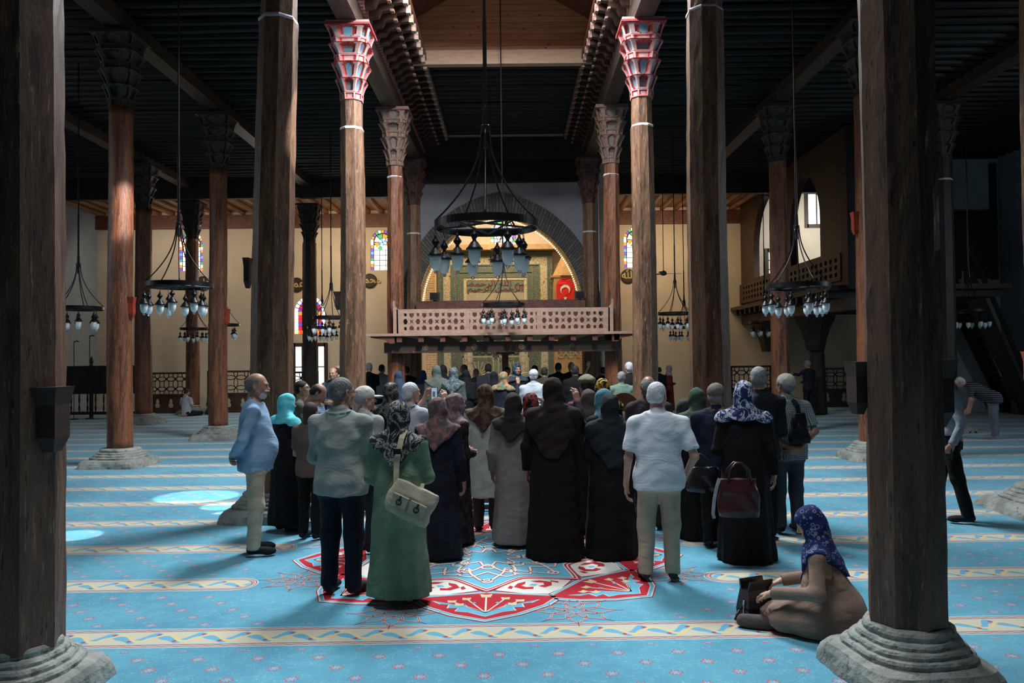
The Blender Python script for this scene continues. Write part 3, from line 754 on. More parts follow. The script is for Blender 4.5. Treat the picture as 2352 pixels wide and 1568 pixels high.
column(-2.83, 14.2, 'sunlit octagonal nave column with the brightest pink and blue capital, left side', .225, .195, cap=CAPV, ring=5.97, seed=5, bs_=1.0, box=[(-.26, 0, 2.75, .05, .32, .08, M_boxd)])
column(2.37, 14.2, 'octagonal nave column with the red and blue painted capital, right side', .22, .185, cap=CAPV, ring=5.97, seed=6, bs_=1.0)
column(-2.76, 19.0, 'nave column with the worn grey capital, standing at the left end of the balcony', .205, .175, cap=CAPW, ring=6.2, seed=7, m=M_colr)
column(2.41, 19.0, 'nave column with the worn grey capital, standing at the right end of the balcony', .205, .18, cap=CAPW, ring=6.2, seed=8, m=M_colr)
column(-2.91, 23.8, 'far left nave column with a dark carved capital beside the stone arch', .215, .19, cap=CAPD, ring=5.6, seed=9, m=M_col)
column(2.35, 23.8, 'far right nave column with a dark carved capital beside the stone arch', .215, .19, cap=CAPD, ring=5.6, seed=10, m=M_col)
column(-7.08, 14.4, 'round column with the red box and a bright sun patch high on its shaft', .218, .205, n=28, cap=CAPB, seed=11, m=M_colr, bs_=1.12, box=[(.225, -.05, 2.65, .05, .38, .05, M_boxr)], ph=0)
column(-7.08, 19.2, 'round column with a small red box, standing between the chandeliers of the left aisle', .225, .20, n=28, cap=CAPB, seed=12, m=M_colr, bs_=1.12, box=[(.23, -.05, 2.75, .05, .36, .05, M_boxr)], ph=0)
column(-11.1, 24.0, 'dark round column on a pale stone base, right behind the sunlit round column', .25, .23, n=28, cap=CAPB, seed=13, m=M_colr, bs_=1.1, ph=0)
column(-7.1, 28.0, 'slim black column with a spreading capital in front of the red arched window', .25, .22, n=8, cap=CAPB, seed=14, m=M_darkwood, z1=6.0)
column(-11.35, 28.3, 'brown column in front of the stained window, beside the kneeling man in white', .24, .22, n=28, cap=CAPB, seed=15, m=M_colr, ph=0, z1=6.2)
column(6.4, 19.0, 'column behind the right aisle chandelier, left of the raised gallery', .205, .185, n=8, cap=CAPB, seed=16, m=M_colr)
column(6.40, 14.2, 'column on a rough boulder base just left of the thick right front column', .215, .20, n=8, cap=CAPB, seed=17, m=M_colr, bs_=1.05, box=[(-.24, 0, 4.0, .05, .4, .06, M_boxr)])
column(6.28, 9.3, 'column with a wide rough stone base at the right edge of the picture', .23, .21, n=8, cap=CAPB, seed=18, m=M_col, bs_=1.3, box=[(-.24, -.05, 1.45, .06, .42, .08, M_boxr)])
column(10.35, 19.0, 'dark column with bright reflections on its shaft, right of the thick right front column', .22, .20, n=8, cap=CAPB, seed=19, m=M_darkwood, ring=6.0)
column(9.55, 25.0, 'short black column carrying the raised gallery', .30, .22, n=28, seed=20, m=M_darkwood, z1=2.0, ph=0, basem=False, z0=.02)

# ------------------------------------------------------------------ stone arch wall
AY = 24.9
me = panel2d('wall_arch', [[(-3.2, 0), (2.75, 0), (2.75, 8.72), (-3.2, 8.72)], parch(-.35, 0.02, 2.6, 3.4, 12, .60)], .7, Matrix.Translation((0, AY + .35, 0)))
struct(link('wall_arch', me, M_plmid))
def ringband(cx, w0, w1, zs, y0, y1, m, name, k=.60, zb=0.0):
    a = parch(cx, zb, w0, zs, 24, k)[2:]; b = parch(cx, zb, w1, zs, 24, k)[2:]
    # scaled pointed arch for outer
    a = [(cx + w0, zb)] + a + [(cx - w0, zb)]; b = [(cx + w1, zb)] + b + [(cx - w1, zb)]
    q = MB(); rs = []
    for p, o_ in zip(a, b): rs.append([(p[0], y0, p[1]), (o_[0], y0, o_[1]), (o_[0], y1, o_[1]), (p[0], y1, p[1])])
    q.rings(rs); return q.build(name, m)
struct(ringband(-.35, 2.58, 3.14, 3.4, AY - .06, AY + .02, M_vouss, 'trim_6', .590))
struct(ringband(-.35, 2.54, 2.62, 3.4, AY + .03, AY + .72, M_brick, 'trim_7'))
quadbox('trim_8', (-3.2, AY - .35, 8.0), (2.75, AY - .02, 8.7), M_darkwood); quadbox('trim_9', (-3.2, AY - .25, 7.35), (2.75, AY - .02, 8.0), M_joist)
# LED garland on the arch soffit
M_led = emis('warm_led', (1, .78, .42, 1), 2.2)
pa = parch(-.35, 0, 2.50, 3.4, 30, .60)[2:]
g = MB()
for i in range(len(pa) - 1):
    for k_ in (0.15, .65):
        p = (pa[i][0] + (pa[i + 1][0] - pa[i][0]) * k_, pa[i][1] + (pa[i + 1][1] - pa[i][1]) * k_)
        g.box((p[0] - .018, AY + .60, p[1] - .018), (p[0] + .018, AY + .64, p[1] + .018))
tag(g.build('light_garland', M_led), 'string of small warm lights round the inner edge of the stone arch', 'lights', kind='stuff')
# chamber side walls and brick pier
quadbox('wall_chamber_left', (-3.5, 25.65, 0), (-3.15, YF, 8.72), M_plaster); quadbox('wall_chamber_right', (2.85, 25.65, 0), (3.15, YF, 8.72), M_plaster)
quadbox('trim_10', (-3.15, 29.2, 0), (-2.80, 29.7, 5.3), M_brick)
quadbox('trim_11', (-2.95, YF - .9, 6.05), (1.9, YF - .0, 6.25), mat('sandy_ledge', (.40, .26, .13, 1), bmp=.1))
# cross wall and gallery on the far right
quadbox('wall_cross', (13.7, 25.4, 0), (XR, 25.7, 8.08), M_plwhite)
q = MB(); q.box((14.05, 25.2, 4.25), (XR - .25, 25.38, 6.38)); q.box((13.75, 25.2, 0), (14.05, 25.38, 8.0)); q.box((XR - .3, 25.25, 4.2), (XR - .12, 25.38, 7.9))
tag(q.build('wooden_partition', M_darkwood), 'dark wooden partition box high on the white wall at the far right', 'partition')
st = empty('staircase', (14.4, 24.5, 0))
q = MB(); Ms = Matrix.Translation((0, 0, 0))
q.prism([(-.75, 4.35), (-.45, 4.35), (1.15, .45), (1.15, -.0), (.95, -.0), (-.75, 3.6)], .10); q.build('stringer', M_darkwood, st, (0, -.5, 0))
q = MB(); q.prism([(-.75, 4.35), (-.45, 4.35), (1.15, .45), (1.15, -.0), (.95, -.0), (-.75, 3.6)], .10); q.build('stringer', M_darkwood, st, (0, .45, 0))
for i in range(12):
    u_ = (i + .5) / 12; q = MB(); q.box((-.45 + 1.5 * u_ - .1, -.4, 4.1 - 3.8 * u_ - .02), (-.45 + 1.5 * u_ + .1, .45, 4.1 - 3.8 * u_ + .02)); q.build('tread', M_darkwood, st)
q = MB(); q.prism([(-.6, 5.1), (-.5, 5.2), (1.1, 1.3), (1.0, 1.2)], .05); q.build('handrail', M_darkwood, st, (0, -.5, 0))
tag(st, 'steep dark wooden staircase climbing the white wall at the far right', 'staircase')

# ------------------------------------------------------------------ balcony in the nave
bal = empty('prayer_balcony', (-.2, 18.6, 0))
def cellholes(x0, W, n, z0, z1):
    """interlaced lattice: squares, hexagons and four-point stars"""
    H = z1 - z0; P = W / n; hs = []
    zt = z0 + H * .85; zb = z0 + H * .15; s = P * .19
    for i in range(n):
        c1 = x0 + P * (i + .25); c2 = x0 + P * (i + .75); zm = z0 + H / 2
        a = P * .105
        for zc, d in ((zb, 1), (zt, -1)):
            hs.append([(c1 - a, zc - .035), (c1 + a, zc - .035), (c1 + a, zc + .035), (c1 - a, zc + .035)])
            b = P * .17
            q_ = [(c2 - b, zc - .035 * d), (c2 + b, zc - .035 * d), (c2 + b, zc + .035 * d), (c2, zc + .075 * d), (c2 - b, zc + .035 * d)]
            hs.append(q_ if d > 0 else q_[::-1])
        hw, hh = P * .19, H * .135
        hs.append([(c1 - hw, zm), (c1 - hw * .5, zm - hh), (c1 + hw * .5, zm - hh), (c1 + hw, zm), (c1 + hw * .5, zm + hh), (c1 - hw * .5, zm + hh)])
        r1, r2 = .072, .026; hs.append([((r1 if k_ % 2 == 0 else r2) * math.cos(PI / 4 + k_ * PI / 4) * (P / .31) + c2, (r1 if k_ % 2 == 0 else r2) * math.sin(PI / 4 + k_ * PI / 4) + zm) for k_ in range(8)])
    return hs
rl = panel2d('railing', [[(-2.48, 2.45), (2.48, 2.45), (2.48, 3.02), (-2.48, 3.02)]] + cellholes(-2.35, 4.7, 16, 2.50, 2.96), .06, Matrix.Translation((0, -.05, 0)))
link('railing', rl, M_rail, bal)
for s in (-1, 1):
    q = MB(); q.prism([(s * 2.44, 2.42), (s * 2.56, 2.42), (s * 2.56, 3.22), (s * 2.53, 3.22), (s * 2.52, 3.1), (s * 2.45, 3.02)], .10); q.build('end_post', M_rail, bal, (0, -.08, 0))
    q = MB(); q.box((s * .82 - .035, -.095, 2.45), (s * .82 + .035, -.07, 3.02)); q.build('rail_joint_board', M_rail, bal)
q = MB(); q.box((-3.15, -.35, 2.39), (3.0, 4.95, 2.45)); q.build('deck', M_rail, bal)
for s in (-1, 1):
    q = MB(); q.prism([(s * 3.05, 2.39), (s * 3.05, 2.36), (s * 2.72, 2.30), (s * 2.62, 2.22), (s * 2.5, 2.22), (s * 2.5, 2.39)], .12); q.build('eave_bracket', M_redwood, bal, (0, -.3, 0))
for i in range(11):
    q = MB(); x_ = -2.45 + i * .5; q.box((x_, -.30, 2.25), (x_ + .12, 4.8, 2.39)); q.build('joist', [M_redwood, M_rail, M_darkwood][[0, 2, 0, 1, 2][i % 5]] if i in (2, 4) else M_redwood, bal)
m, nt, bs = newmat('painted_beam')
v = coords(nt, 'Object', (2.2, 1, 3)); n1 = noise(nt, v, 3, 4, .6); n2 = voro(nt, v, 2.2)
c = mixc(nt, smooth(nt, n1, .4, .6), (.050, .050, .035, 1), (.085, .03, .02, 1)); c = mixc(nt, smooth(nt, n2, .14, .10), c, (.14, .13, .06, 1)); c = mixc(nt, smooth(nt, X(n2) * 1.0, .05, .035), c, (.05, .03, .02, 1))
nt.links.new(c, bs.inputs['Base Color']); bs.inputs['Roughness'].default_value = .6
M_pbeam = m
q = MB(); q.box((-2.78, -.05, 2.0), (2.72, .22, 2.25)); q.build('painted_beam', M_pbeam, bal)
for xx_ in (-1.82, -.68, .42, 1.6):
    q = MB(); q.rings([[(xx_ + r_2 * math.cos(a_ * PI / 8), -.05 - d_, 2.125 + r_2 * math.sin(a_ * PI / 8)) for a_ in range(16)] for r_2, d_ in ((.078, 0), (.074, .012), (.05, .006), (.02, .012))]); q.build('carved_rosette', mat('rosette_gilt', (.20, .17, .07, 1), (.10, .07, .04, 1), 30, rough=.6), bal)
q = MB(); q.box((-2.6, 4.7, 2.45), (2.35, 4.76, 3.56)); q.build('rear_parapet', M_redwood, bal)
q = MB(); q.box((-.09, 4.2, 0), (.09, 4.38, 2.0)); q.build('centre_post', M_rafter, bal)
q = MB(); q.prism([(-.85, 2.25), (.85, 2.25), (.80, 2.16), (.3, 2.08), (.25, 1.98), (-.25, 1.98), (-.3, 2.08), (-.8, 2.16)], .2); q.build('post_bracket', M_rail, bal, (0, 4.2, 0))
tag(bal, 'raised wooden prayer balcony with a pinkish lattice railing, crossing the nave before the arch', 'balcony')

# ------------------------------------------------------------------ gallery (right)
gal = empty('raised_gallery', (9.2, 26.2, 0))
T90 = Matrix.Rotation(PI / 2, 4, 'Z')   # panel xz -> yz
GM = Matrix.Translation((0, 0, 0)) @ T90
y0g, y1g = -4.4, 5.25
ow = [[(y0g, 3.7), (y1g, 3.7), (y1g, 8.05), (y0g, 8.05)], parch(-1.6, 4.75, 1.25, 5.9, 10, .62), parch(2.15, 4.75, 1.45, 5.8, 10, .62)]
link('arch_screen', panel2d('arch_screen', ow, .22, GM), M_beam, gal)
hs = []
for i in range(26):
    c_ = y0g + .3 + i * .352
    for zz_ in (4.08, 4.28, 4.48): hs.append([(c_ - .07, zz_ - .06), (c_ + .07, zz_ - .06), (c_ + .10, zz_), (c_ + .07, zz_ + .06), (c_ - .07, zz_ + .06), (c_ - .10, zz_)])
link('lattice_rail', panel2d('lattice_rail', [[(y0g, 3.9), (y1g, 3.9), (y1g, 4.65), (y0g, 4.65)]] + hs, .06, Matrix.Translation((-.15, 0, 0)) @ GM), M_beam, gal)
q = MB(); q.box((-.55, y0g - .2, 3.62), (4.4, y1g, 3.75)); q.build('deck', M_beam, gal)
for i in range(16):
    q = MB(); q.box((-.5, y0g + .05 + i * .6, 3.42), (4.3, y0g + .2 + i * .6, 3.62)); q.build('joist', M_darkwood, gal)
q = MB(); q.box((-.12, y0g - .1, 3.08), (.22, y1g, 3.42)); q.build('carrier_beam', M_beam, gal)
q = MB(); q.box((-.15, y0g - .45, 3.62), (.4, y0g, 8.05)); q.build('corner_post', M_darkwood, gal)
for yy_ in (-1.25, 3.2, ):
    q = MB(); q.lathe([(.28, 2.0), (.33, 2.2), (.36, 2.35), (.48, 2.7), (.62, 2.95), (.66, 3.08), (.3, 3.1)], 8, (.3, yy_, 0)); q.build('support_capital', M_darkwood, gal)
tag(gal, 'raised wooden gallery with two pointed arches and a lattice rail in the far right corner', 'gallery')
quadbox('trim_12', (10.3, YF - .02, 4.6), (11.6, YF + .01, 4.7), M_plwhite)
q = MB(); q.prism([(11.55, 4.0), (12.3, 4.0), (12.3, 4.85), (11.92, 5.15), (11.55, 4.85)], .05); o = q.build('trim_13', M_plgrey, None, (0, YF - .045, 0)); struct(o)

# ------------------------------------------------------------------ mihrab and minbar
def patmat(name, bg, a, b, sc, line=.06, stretch=(1, 1, 1)):
    m, nt, bs = newmat(name); v = coords(nt, 'Object', stretch)
    n = nt.nodes.new('ShaderNodeTexVoronoi'); n.feature = 'DISTANCE_TO_EDGE'; n.inputs['Scale'].default_value = sc; nt.links.new(v, n.inputs['Vector'])
    c = mixc(nt, X(n.outputs[0]).lt(line), bg, a)
    d = voro(nt, v, sc); c = mixc(nt, X(d).lt(.22), c, b)
    nt.links.new(c, bs.inputs['Base Color']); bs.inputs['Roughness'].default_value = .5; return m
M_tile = patmat('star_tile_faience', (.045, .062, .046, 1), (.20, .20, .14, 1), (.07, .115, .09, 1), 19, .07)
M_tile2 = patmat('vine_tile_faience', (.045, .060, .048, 1), (.20, .20, .14, 1), (.12, .085, .06, 1), 24, .07)
M_teal = mat('turquoise_glaze_band', (.10, .165, .13, 1), (.075, .12, .10, 1), 8, rough=.4, bmp=.05)
m, nt, bs = newmat('calligraphy_tile'); v = coords(nt, 'Object', (1, 1, 1)); n1 = noise(nt, v, 10, 1, .4, 1.6)
n1b = noise(nt, v, 24, 1, .4, 1.2)
c = mixc(nt, X(smooth(nt, (X(n1) - .5).abs(), .030, .020)), (.50, .42, .27, 1), (.07, .035, .03, 1)); c = mixc(nt, X(smooth(nt, (X(n1b) - .52).abs(), .012, .008)) * .25, c, (.25, .30, .2, 1))
nt.links.new(c, bs.inputs['Base Color']); bs.inputs['Roughness'].default_value = .5; M_calli = m
M_ins = mat('green_inscription_ground', (.125, .175, .125, 1), (.09, .13, .095, 1), 12, rough=.5, bmp=.05)
M_insr = mat('dark_red_lettering', (.16, .02, .02, 1), rough=.5, bmp=0)
mi_ = empty('tiled_mihrab', (-.63, YF - .31, 0))
def frame(x, zt, wd, dy_, m, name, zb=0):
    q = MB(); q.box((-x, -dy_, zb), (-x + wd, .3, zt)); q.box((x - wd, -dy_, zb), (x, .3, zt)); q.box((-x + wd, -dy_, zt - wd), (x - wd, .3, zt)); return q.build(name, m, mi_)
xo, zo = 2.24, 6.03
for wd_, dp_, mm_, nm_ in ((.16, .10, M_tile, 'outer_tile_border'), (.05, .12, M_teal, 'glazed_moulding'), (.28, .08, M_calli, 'calligraphy_band'), (.05, .10, M_teal, 'glazed_moulding'), (.22, .06, M_tile, 'star_tile_band'), (.05, .08, M_teal, 'glazed_moulding'), (.14, .04, M_tile2, 'vine_tile_band'), (.05, .06, M_teal, 'glazed_moulding'), (.11, .03, M_calli, 'inner_letter_band')):
    frame(xo, zo, wd_, dp_, mm_, nm_); xo -= wd_; zo -= wd_
q = MB(); q.box((-1.13, -.01, 4.45), (1.13, .25, 4.92)); q.build('inscription_panel', M_ins, mi_)
tx = joinm('inscription_letters', [textmesh('t1', '\uFE8E\uFEE8\uFEBF\uFEE4\uFEA3\uFEAE\uFEDF\uFE8D \uFEEA\uFEE0\uFEDF\uFE8D \uFEE2\uFEB4\uFE91', .27, Matrix.Translation((0, -.02, 4.78)), .01, sx=1.5, bold=.005), textmesh('t2', '\uFEE2\uFEF4\uFEA3\uFEAE\uFEDF\uFE8D \uFEE6\uFEE4\uFEA3\uFEAE\uFEDF\uFE8D', .25, Matrix.Translation((0, -.02, 4.58)), .01, sx=1.6, bold=.005)])
link('inscription_letters', tx, M_insr, mi_)
q = MB(); q.box((-1.13, 0, 3.55), (1.13, .25, 4.45)); q.build('mosaic_field', patmat('sandy_mosaic', (.26, .23, .15, 1), (.36, .33, .22, 1), (.14, .17, .11, 1), 26, .1), mi_)
# muqarnas niche
q = MB()
for t_ in range(7):
    wz = .92 - t_ * .12; zz_ = 2.0 + t_ * .24
    for s in range(max(1, 7 - t_)):
        n_ = 7 - t_; x_ = -wz + (s + .5) * 2 * wz / n_
        q.lathe([(.02, .0), (wz / n_ * .8, .06), (wz / n_ * 1.05, .2), (wz / n_ * .9, .24)], 6, (x_, .05 + .06 * t_ * 0, zz_))
q.box((-.9, .1, 0), (.9, .25, 3.6)); q.build('stalactite_niche', patmat('niche_faience', (.08, .10, .075, 1), (.26, .26, .19, 1), (.12, .16, .13, 1), 20, .08), mi_)
q = MB(); q.prism([(-.22, 3.7), (.22, 3.7), (.22, 3.98), (0, 4.14), (-.22, 3.98)], .06); q.build('niche_apex', mat('pale_apex_tile', (.6, .55, .45, 1), bmp=0), mi_, (0, -.02, 0))
M_gold = mat('pale_gilt_metal', (.42, .38, .24, 1), (.34, .31, .18, 1), 10, rough=.45, metal=.2, bmp=.05)
for s in (-1, 1):
    q = MB()
    cxx = s * .68
    q.box((cxx - .6, -.34, 1.90), (cxx + .6, -.30, 1.96)); q.box((cxx - .6, -.34, .9), (cxx - .56, -.30, 1.96)); q.box((cxx + .56, -.34, .9), (cxx + .6, -.30, 1.96))
    for k_ in range(9):
        a_ = PI * (k_ + .5) / 9; q.tube([(cxx + .12 * math.cos(a_), -.32, 1.2 + .12 * math.sin(a_)), (cxx + .52 * math.cos(a_), -.32, 1.2 + .58 * math.sin(a_))], .022, 5)
    q.build('gilt_sunburst_screen', M_gold, mi_)
tag(mi_, 'tall green tiled mihrab with nested borders, cream calligraphy band and dark red inscription', 'mihrab')
# minbar
M_minw = mat('honey_carved_wood', (.42, .26, .11, 1), (.33, .19, .075, 1), 6, (2, 2, 1), .5, bmp=.4, c3=(.5, .35, .18, 1))
mb = empty('minbar', (2.15, 30.4, 0))
q = MB(); q.box((-.55, -.45, 0), (.5, .5, 4.95)); q.build('body', M_minw, mb)
q = MB(); q.lathe([(.62, 4.95), (.60, 5.0), (.02, 6.1)], 8, (-.02, 0, 0), PI / 8); q.build('pointed_roof', M_minw, mb)
q = MB(); q.box((-.66, -.48, 4.88), (.6, .55, 4.96)); q.build('roof_moulding', M_minw, mb)
g2 = []
q = MB()
for i in range(5):
    z_ = 1.85 + i * .11
    for j in range(5):
        if (i + j) % 2 == 0: q.box((-.45 + j * .18, -.48, z_), (-.45 + j * .18 + .22, -.45, z_ + .035))
        q.box((-.42 + j * .18 + (i % 2) * .09, -.48, z_), (-.42 + j * .18 + (i % 2) * .09 + .03, -.45, z_ + .10))
q.build('kufic_carving', M_gold, mb)
tag(mb, 'carved honey coloured wooden minbar with a pointed roof, right of the mihrab', 'minbar')
fo = panel2d('flag', [[(-.31, 0), (.31, 0), (.335, .75), (.30, .9), (.2, 1.02), (.08, 1.07), (-.08, 1.07), (-.2, 1.02), (-.30, .9), (-.335, .75)]], .012)
bm = bmesh.new(); bm.from_mesh(fo)
bmesh.ops.subdivide_edges(bm, edges=bm.edges, cuts=3); 
for v_ in bm.verts: v_.co.y += .012 * math.sin(v_.co.x * 22) 
bm.to_mesh(fo); bm.free()
fl = link('flag', fo, mat('flag_red_cloth', (.62, .012, .012, 1), (.54, .01, .01, 1), 3, rough=.8, bmp=.05), None, (2.02, 29.9, 3.79))
q = []; n_ = 20
cr = [(.185 * math.cos(a_), .185 * math.sin(a_)) for a_ in [math.acos(-.30) - PI + (2 * PI - 2 * (PI - math.acos(.30)) * 0) * i / n_ * 0 for i in range(1)]]
def crescent(r1, r2, off, n=28):
    # horns open downward
    zi = (r1 * r1 - r2 * r2 + off * off) / (2 * off); xi = math.sqrt(r1 * r1 - zi * zi)
    a0 = math.atan2(-zi, xi); a1 = PI - a0
    o_ = [(r1 * math.cos(a0 + (a1 - a0) * i / n), r1 * math.sin(a0 + (a1 - a0) * i / n)) for i in range(n + 1)]
    b0 = math.atan2(-(zi - off), xi); b1 = PI - b0
    return o_ + [(r2 * math.cos(b1 + (b0 - b1) * i / n), -off + r2 * math.sin(b1 + (b0 - b1) * i / n)) for i in range(n + 1)]
c1 = crescent(.185, .145, .055)
s1 = [((.085 if k_ % 2 == 0 else .034) * math.sin(k_ * PI / 5), (.085 if k_ % 2 == 0 else .034) * math.cos(k_ * PI / 5)) for k_ in range(10)]
link('crescent_and_star', joinm('crescent_and_star', [panel2d('c', [[(a, b + .62) for a, b in c1]], .006), panel2d('s', [[(a, b + .30) for a, b in s1]], .006)]), mat('flag_white_cloth', (.78, .74, .66, 1), rough=.8, bmp=0), fl, (0, -.022, 0))
tag(fl, 'red flag with white crescent and star hanging on the minbar', 'flag')
# small loudspeakers on the parapet
def speaker(p, lb):
    e_ = empty('loudspeaker', p); q = MB(); q.box((-.14, -.1, .02), (.14, .1, .24)); q.build('cabinet', M_black, e_); q = MB(); q.box((-.11, -.12, .05), (.11, -.1, .21)); q.build('grille', M_iron, e_)
    q = MB(); q.box((-.05, -.05, 0), (.05, .05, .03)); q.build('foot', M_black, e_); tag(e_, lb, 'speaker', 'small black speakers')
speaker((-2.25, 23.33, 3.56), 'small black speaker standing on the left end of the dark red parapet')
speaker((2.0, 23.33, 3.56), 'small black speaker on the parapet beside the red flag')

# ------------------------------------------------------------------ calligraphy roundels
M_gl = mat('gold_lettering', (.62, .48, .22, 1), rough=.4, bmp=0)
def roundel(x, z, s, lab, r=.29, sz=.34, mode=0):
    e_ = empty('calligraphy_roundel', (x, YF - .04, z))
    q = MB(); q.rings([[(k_ * math.cos(2 * PI * j / 40), d_, k_ * math.sin(2 * PI * j / 40)) for j in range(40)] for k_, d_ in ((r, .03), (r, -.01), (r - .03, -.02), (r - .045, -.005), (.01, -.005))]); q.build('black_disc', M_boxd, e_, smoothf=False)
    link('gold_letters', textmesh('gold_letters', s, sz, Matrix.Translation((0, -.012, .04)) , .008, bold=.008), M_gl, e_)
    tag(e_, lab, 'roundel', 'calligraphy roundels on the far wall')
roundel(-5.60, 4.98, '\uFEAA\uFEE4\uFEA4\uFEE3', 'round black plaque with gold calligraphy under the stained window left of the balcony', sz=.40)
roundel(4.62, 5.05, '\uFDF2', 'round black plaque with gold calligraphy right of the balcony', sz=.42)
roundel(-8.50, 4.85, '\uFEAE\uFEE4\uFECB', 'round black plaque with gold calligraphy above the red arched window', sz=.42)
roundel(-12.2, 4.95, '\uFEF2\uFEE0\uFECB', 'round black plaque half hidden by the brown column, behind the left aisle chandelier', sz=.34)

# ------------------------------------------------------------------ carved screens on the far floor
def screen(x0, x1, y_, z1, label, kind=0, m=None, ang=0):
    e_ = empty('carved_screen', (x0, y_, 0), ang); W = x1 - x0; m = m or M_beam
    q = MB(); q.box((0, -.04, z1 - .07), (W, .04, z1)); q.box((0, -.04, z1 * .42), (W, .04, z1 * .47)); q.box((0, -.04, 0), (.07, .04, z1)); q.box((W - .07, -.04, 0), (W, .04, z1)); q.box((0, -.05, 0), (W, .05, .12)); q.build('frame', m, e_)
    q = MB(); za, zb = z1 * .47, z1 - .07; h = zb - za; n = max(1, round(W / (h * .55)))
    for i in range(n + 1):
        for zz_, rr in ((za + h * .5, h * .36), (za, h * .36), (zb, h * .36)):
            cx = .07 + (W - .14) * i / n
            pts = [(cx + rr * math.cos(t_ * PI / 12), -.0, zz_ + rr * math.sin(t_ * PI / 12)) for t_ in range(25)]
            seg = []
            for p in pts:
                if .05 < p[0] < W - .05 and za - .01 < p[2] < zb + .01: seg.append(p)
                else:
                    if len(seg) > 1: q.tube(seg, .018, 5)
                    seg = []
            if len(seg) > 1: q.tube(seg, .018, 5)
    q.build('circle_lattice', m, e_)
    hs = []; n2 = max(1, int(W / .42))
    for i in range(n2):
        c_ = (i + .5) * W / n2; hs.append([(c_ - .07, .2), (c_ + .07, .2), (c_ + .09, .3), (c_ + .05, .36), (c_ + .07, .44), (c_, .54), (c_ - .07, .44), (c_ - .05, .36), (c_ - .09, .3)])
    link('pierced_board', panel2d('pierced_board', [[(.05, .1), (W - .05, .1), (W - .05, z1 * .43), (.05, z1 * .43)]] + hs, .03), m, e_)
    tag(e_, label, 'screen', 'pierced wooden screens'); return e_
M_scr = mat('screen_walnut', (.085, .035, .018, 1), (.05, .022, .012, 1), 6, rough=.5)
screen(-13.1, -11.65, 28.9, 1.48, 'pierced walnut screen behind the kneeling man in the white shirt', m=M_scr)
screen(-11.05, -9.0, 28.9, 1.52, 'pierced walnut screen with large circles, behind the bald bearded man', m=M_scr)
screen(-8.5, -7.2, 29.6, 1.45, 'low pierced screen below the bright window, left of the slim black column', m=M_scr)
screen(7.9, 9.4, 28.9, 1.5, 'dark circle lattice screen left of the grey haired man, under the gallery end', m=M_darkwood)
screen(10.9, 12.1, 28.4, 1.4, 'dark lattice screen with turned feet, just left of the thick right front column', m=M_darkwood)
def finials(x0, x1, y_, zt, label):
    e_ = empty('old_wooden_enclosure', (x0, y_, 0)); W = x1 - x0
    q = MB(); q.box((0, -.05, zt - .1), (W, .05, zt)); q.box((0, -.05, .8), (W, .05, .9)); q.box((0, -.05, .1), (W, .05, .2)); q.build('rails', M_darkwood, e_)
    for x_ in (.05, W * .5, W - .05):
        q = MB(); q.lathe([(.06, 0), (.06, zt), (.03, zt + .06), (.07, zt + .14), (.05, zt + .22), (.015, zt + .32)], 8, (x_, 0, 0)); q.build('finial_post', M_darkwood, e_)
    for i in range(12):
        q = MB(); q.lathe([(.02, .2), (.035, .35), (.015, .45), (.035, .6), (.02, .8)], 8, ((i + .5) * W / 12, 0, 0)); q.build('baluster', M_darkwood, e_)
    q = MB(); q.box((.03, -.02, .9), (W - .03, .02, zt - .1)); q.build('upper_panel', M_darkwood, e_)
    tag(e_, label, 'enclosure')
finials(-15.9, -12.6, 27.0, 1.75, 'old dark wooden enclosure with finials in the far left corner')

# ------------------------------------------------------------------ wooden railings round the snow pit
M_pit = mat('pit_rail_lit_wood', (.20, .075, .032, 1), (.12, .045, .022, 1), 6, (2, 2, 2), .45, bmp=.2)  # lit copy of the rail wood, light put into the colour
M_pitd = mat('pit_rail_shaded_wood', (.07, .028, .015, 1), (.045, .02, .012, 1), 6, rough=.45, bmp=.2)  # same rail wood with shade put into the colour
def pitrail(x0, x1, y_, label, m, ang=0, z1=.76):
    e_ = empty('pit_railing', (x0, y_, 0), ang); W = x1 - x0
    for zz_, nm in ((z1 - .05, 'top_rail'), (z1 - .2, 'middle_rail'), (.10, 'bottom_rail'), (.02, 'bottom_rail')):
        q = MB(); q.box((0, -.03, zz_), (W, .03, zz_ + .05)); q.build(nm, m, e_)
    n = max(2, round(W / .55))
    for i in range(n + 1):
        x_ = W * i / n; q = MB(); q.box((x_ - .03, -.035, 0), (x_ + .03, .035, z1)); q.build('post', m, e_)
        if i < n:
            q = MB(); w_ = W / n; za, zb = .15, z1 - .2
            q.tube([(x_ + .03, 0, za), (x_ + w_ / 2, 0, (za + zb) / 2 + .0), (x_ + w_ - .03, 0, zb)], .018, 4); q.tube([(x_ + .03, 0, zb), (x_ + w_ / 2, 0, (za + zb) / 2), (x_ + w_ - .03, 0, za)], .018, 4)
            q.tube([(x_ + w_ * .5 + .12 * math.cos(k_ * PI / 4), 0, (za + zb) / 2 + .12 * math.sin(k_ * PI / 4)) for k_ in range(9)], .016, 4)
            q.build('star_infill', m, e_)
    tag(e_, label, 'railing', 'low railings of the pit')
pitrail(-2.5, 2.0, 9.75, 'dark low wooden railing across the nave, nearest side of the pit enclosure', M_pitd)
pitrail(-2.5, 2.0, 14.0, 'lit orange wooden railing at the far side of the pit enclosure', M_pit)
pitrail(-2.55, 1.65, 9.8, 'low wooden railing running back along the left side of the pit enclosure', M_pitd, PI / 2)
pitrail(2.05, 6.25, 9.8, 'low wooden railing running back along the right side of the pit enclosure', M_pitd, PI / 2)
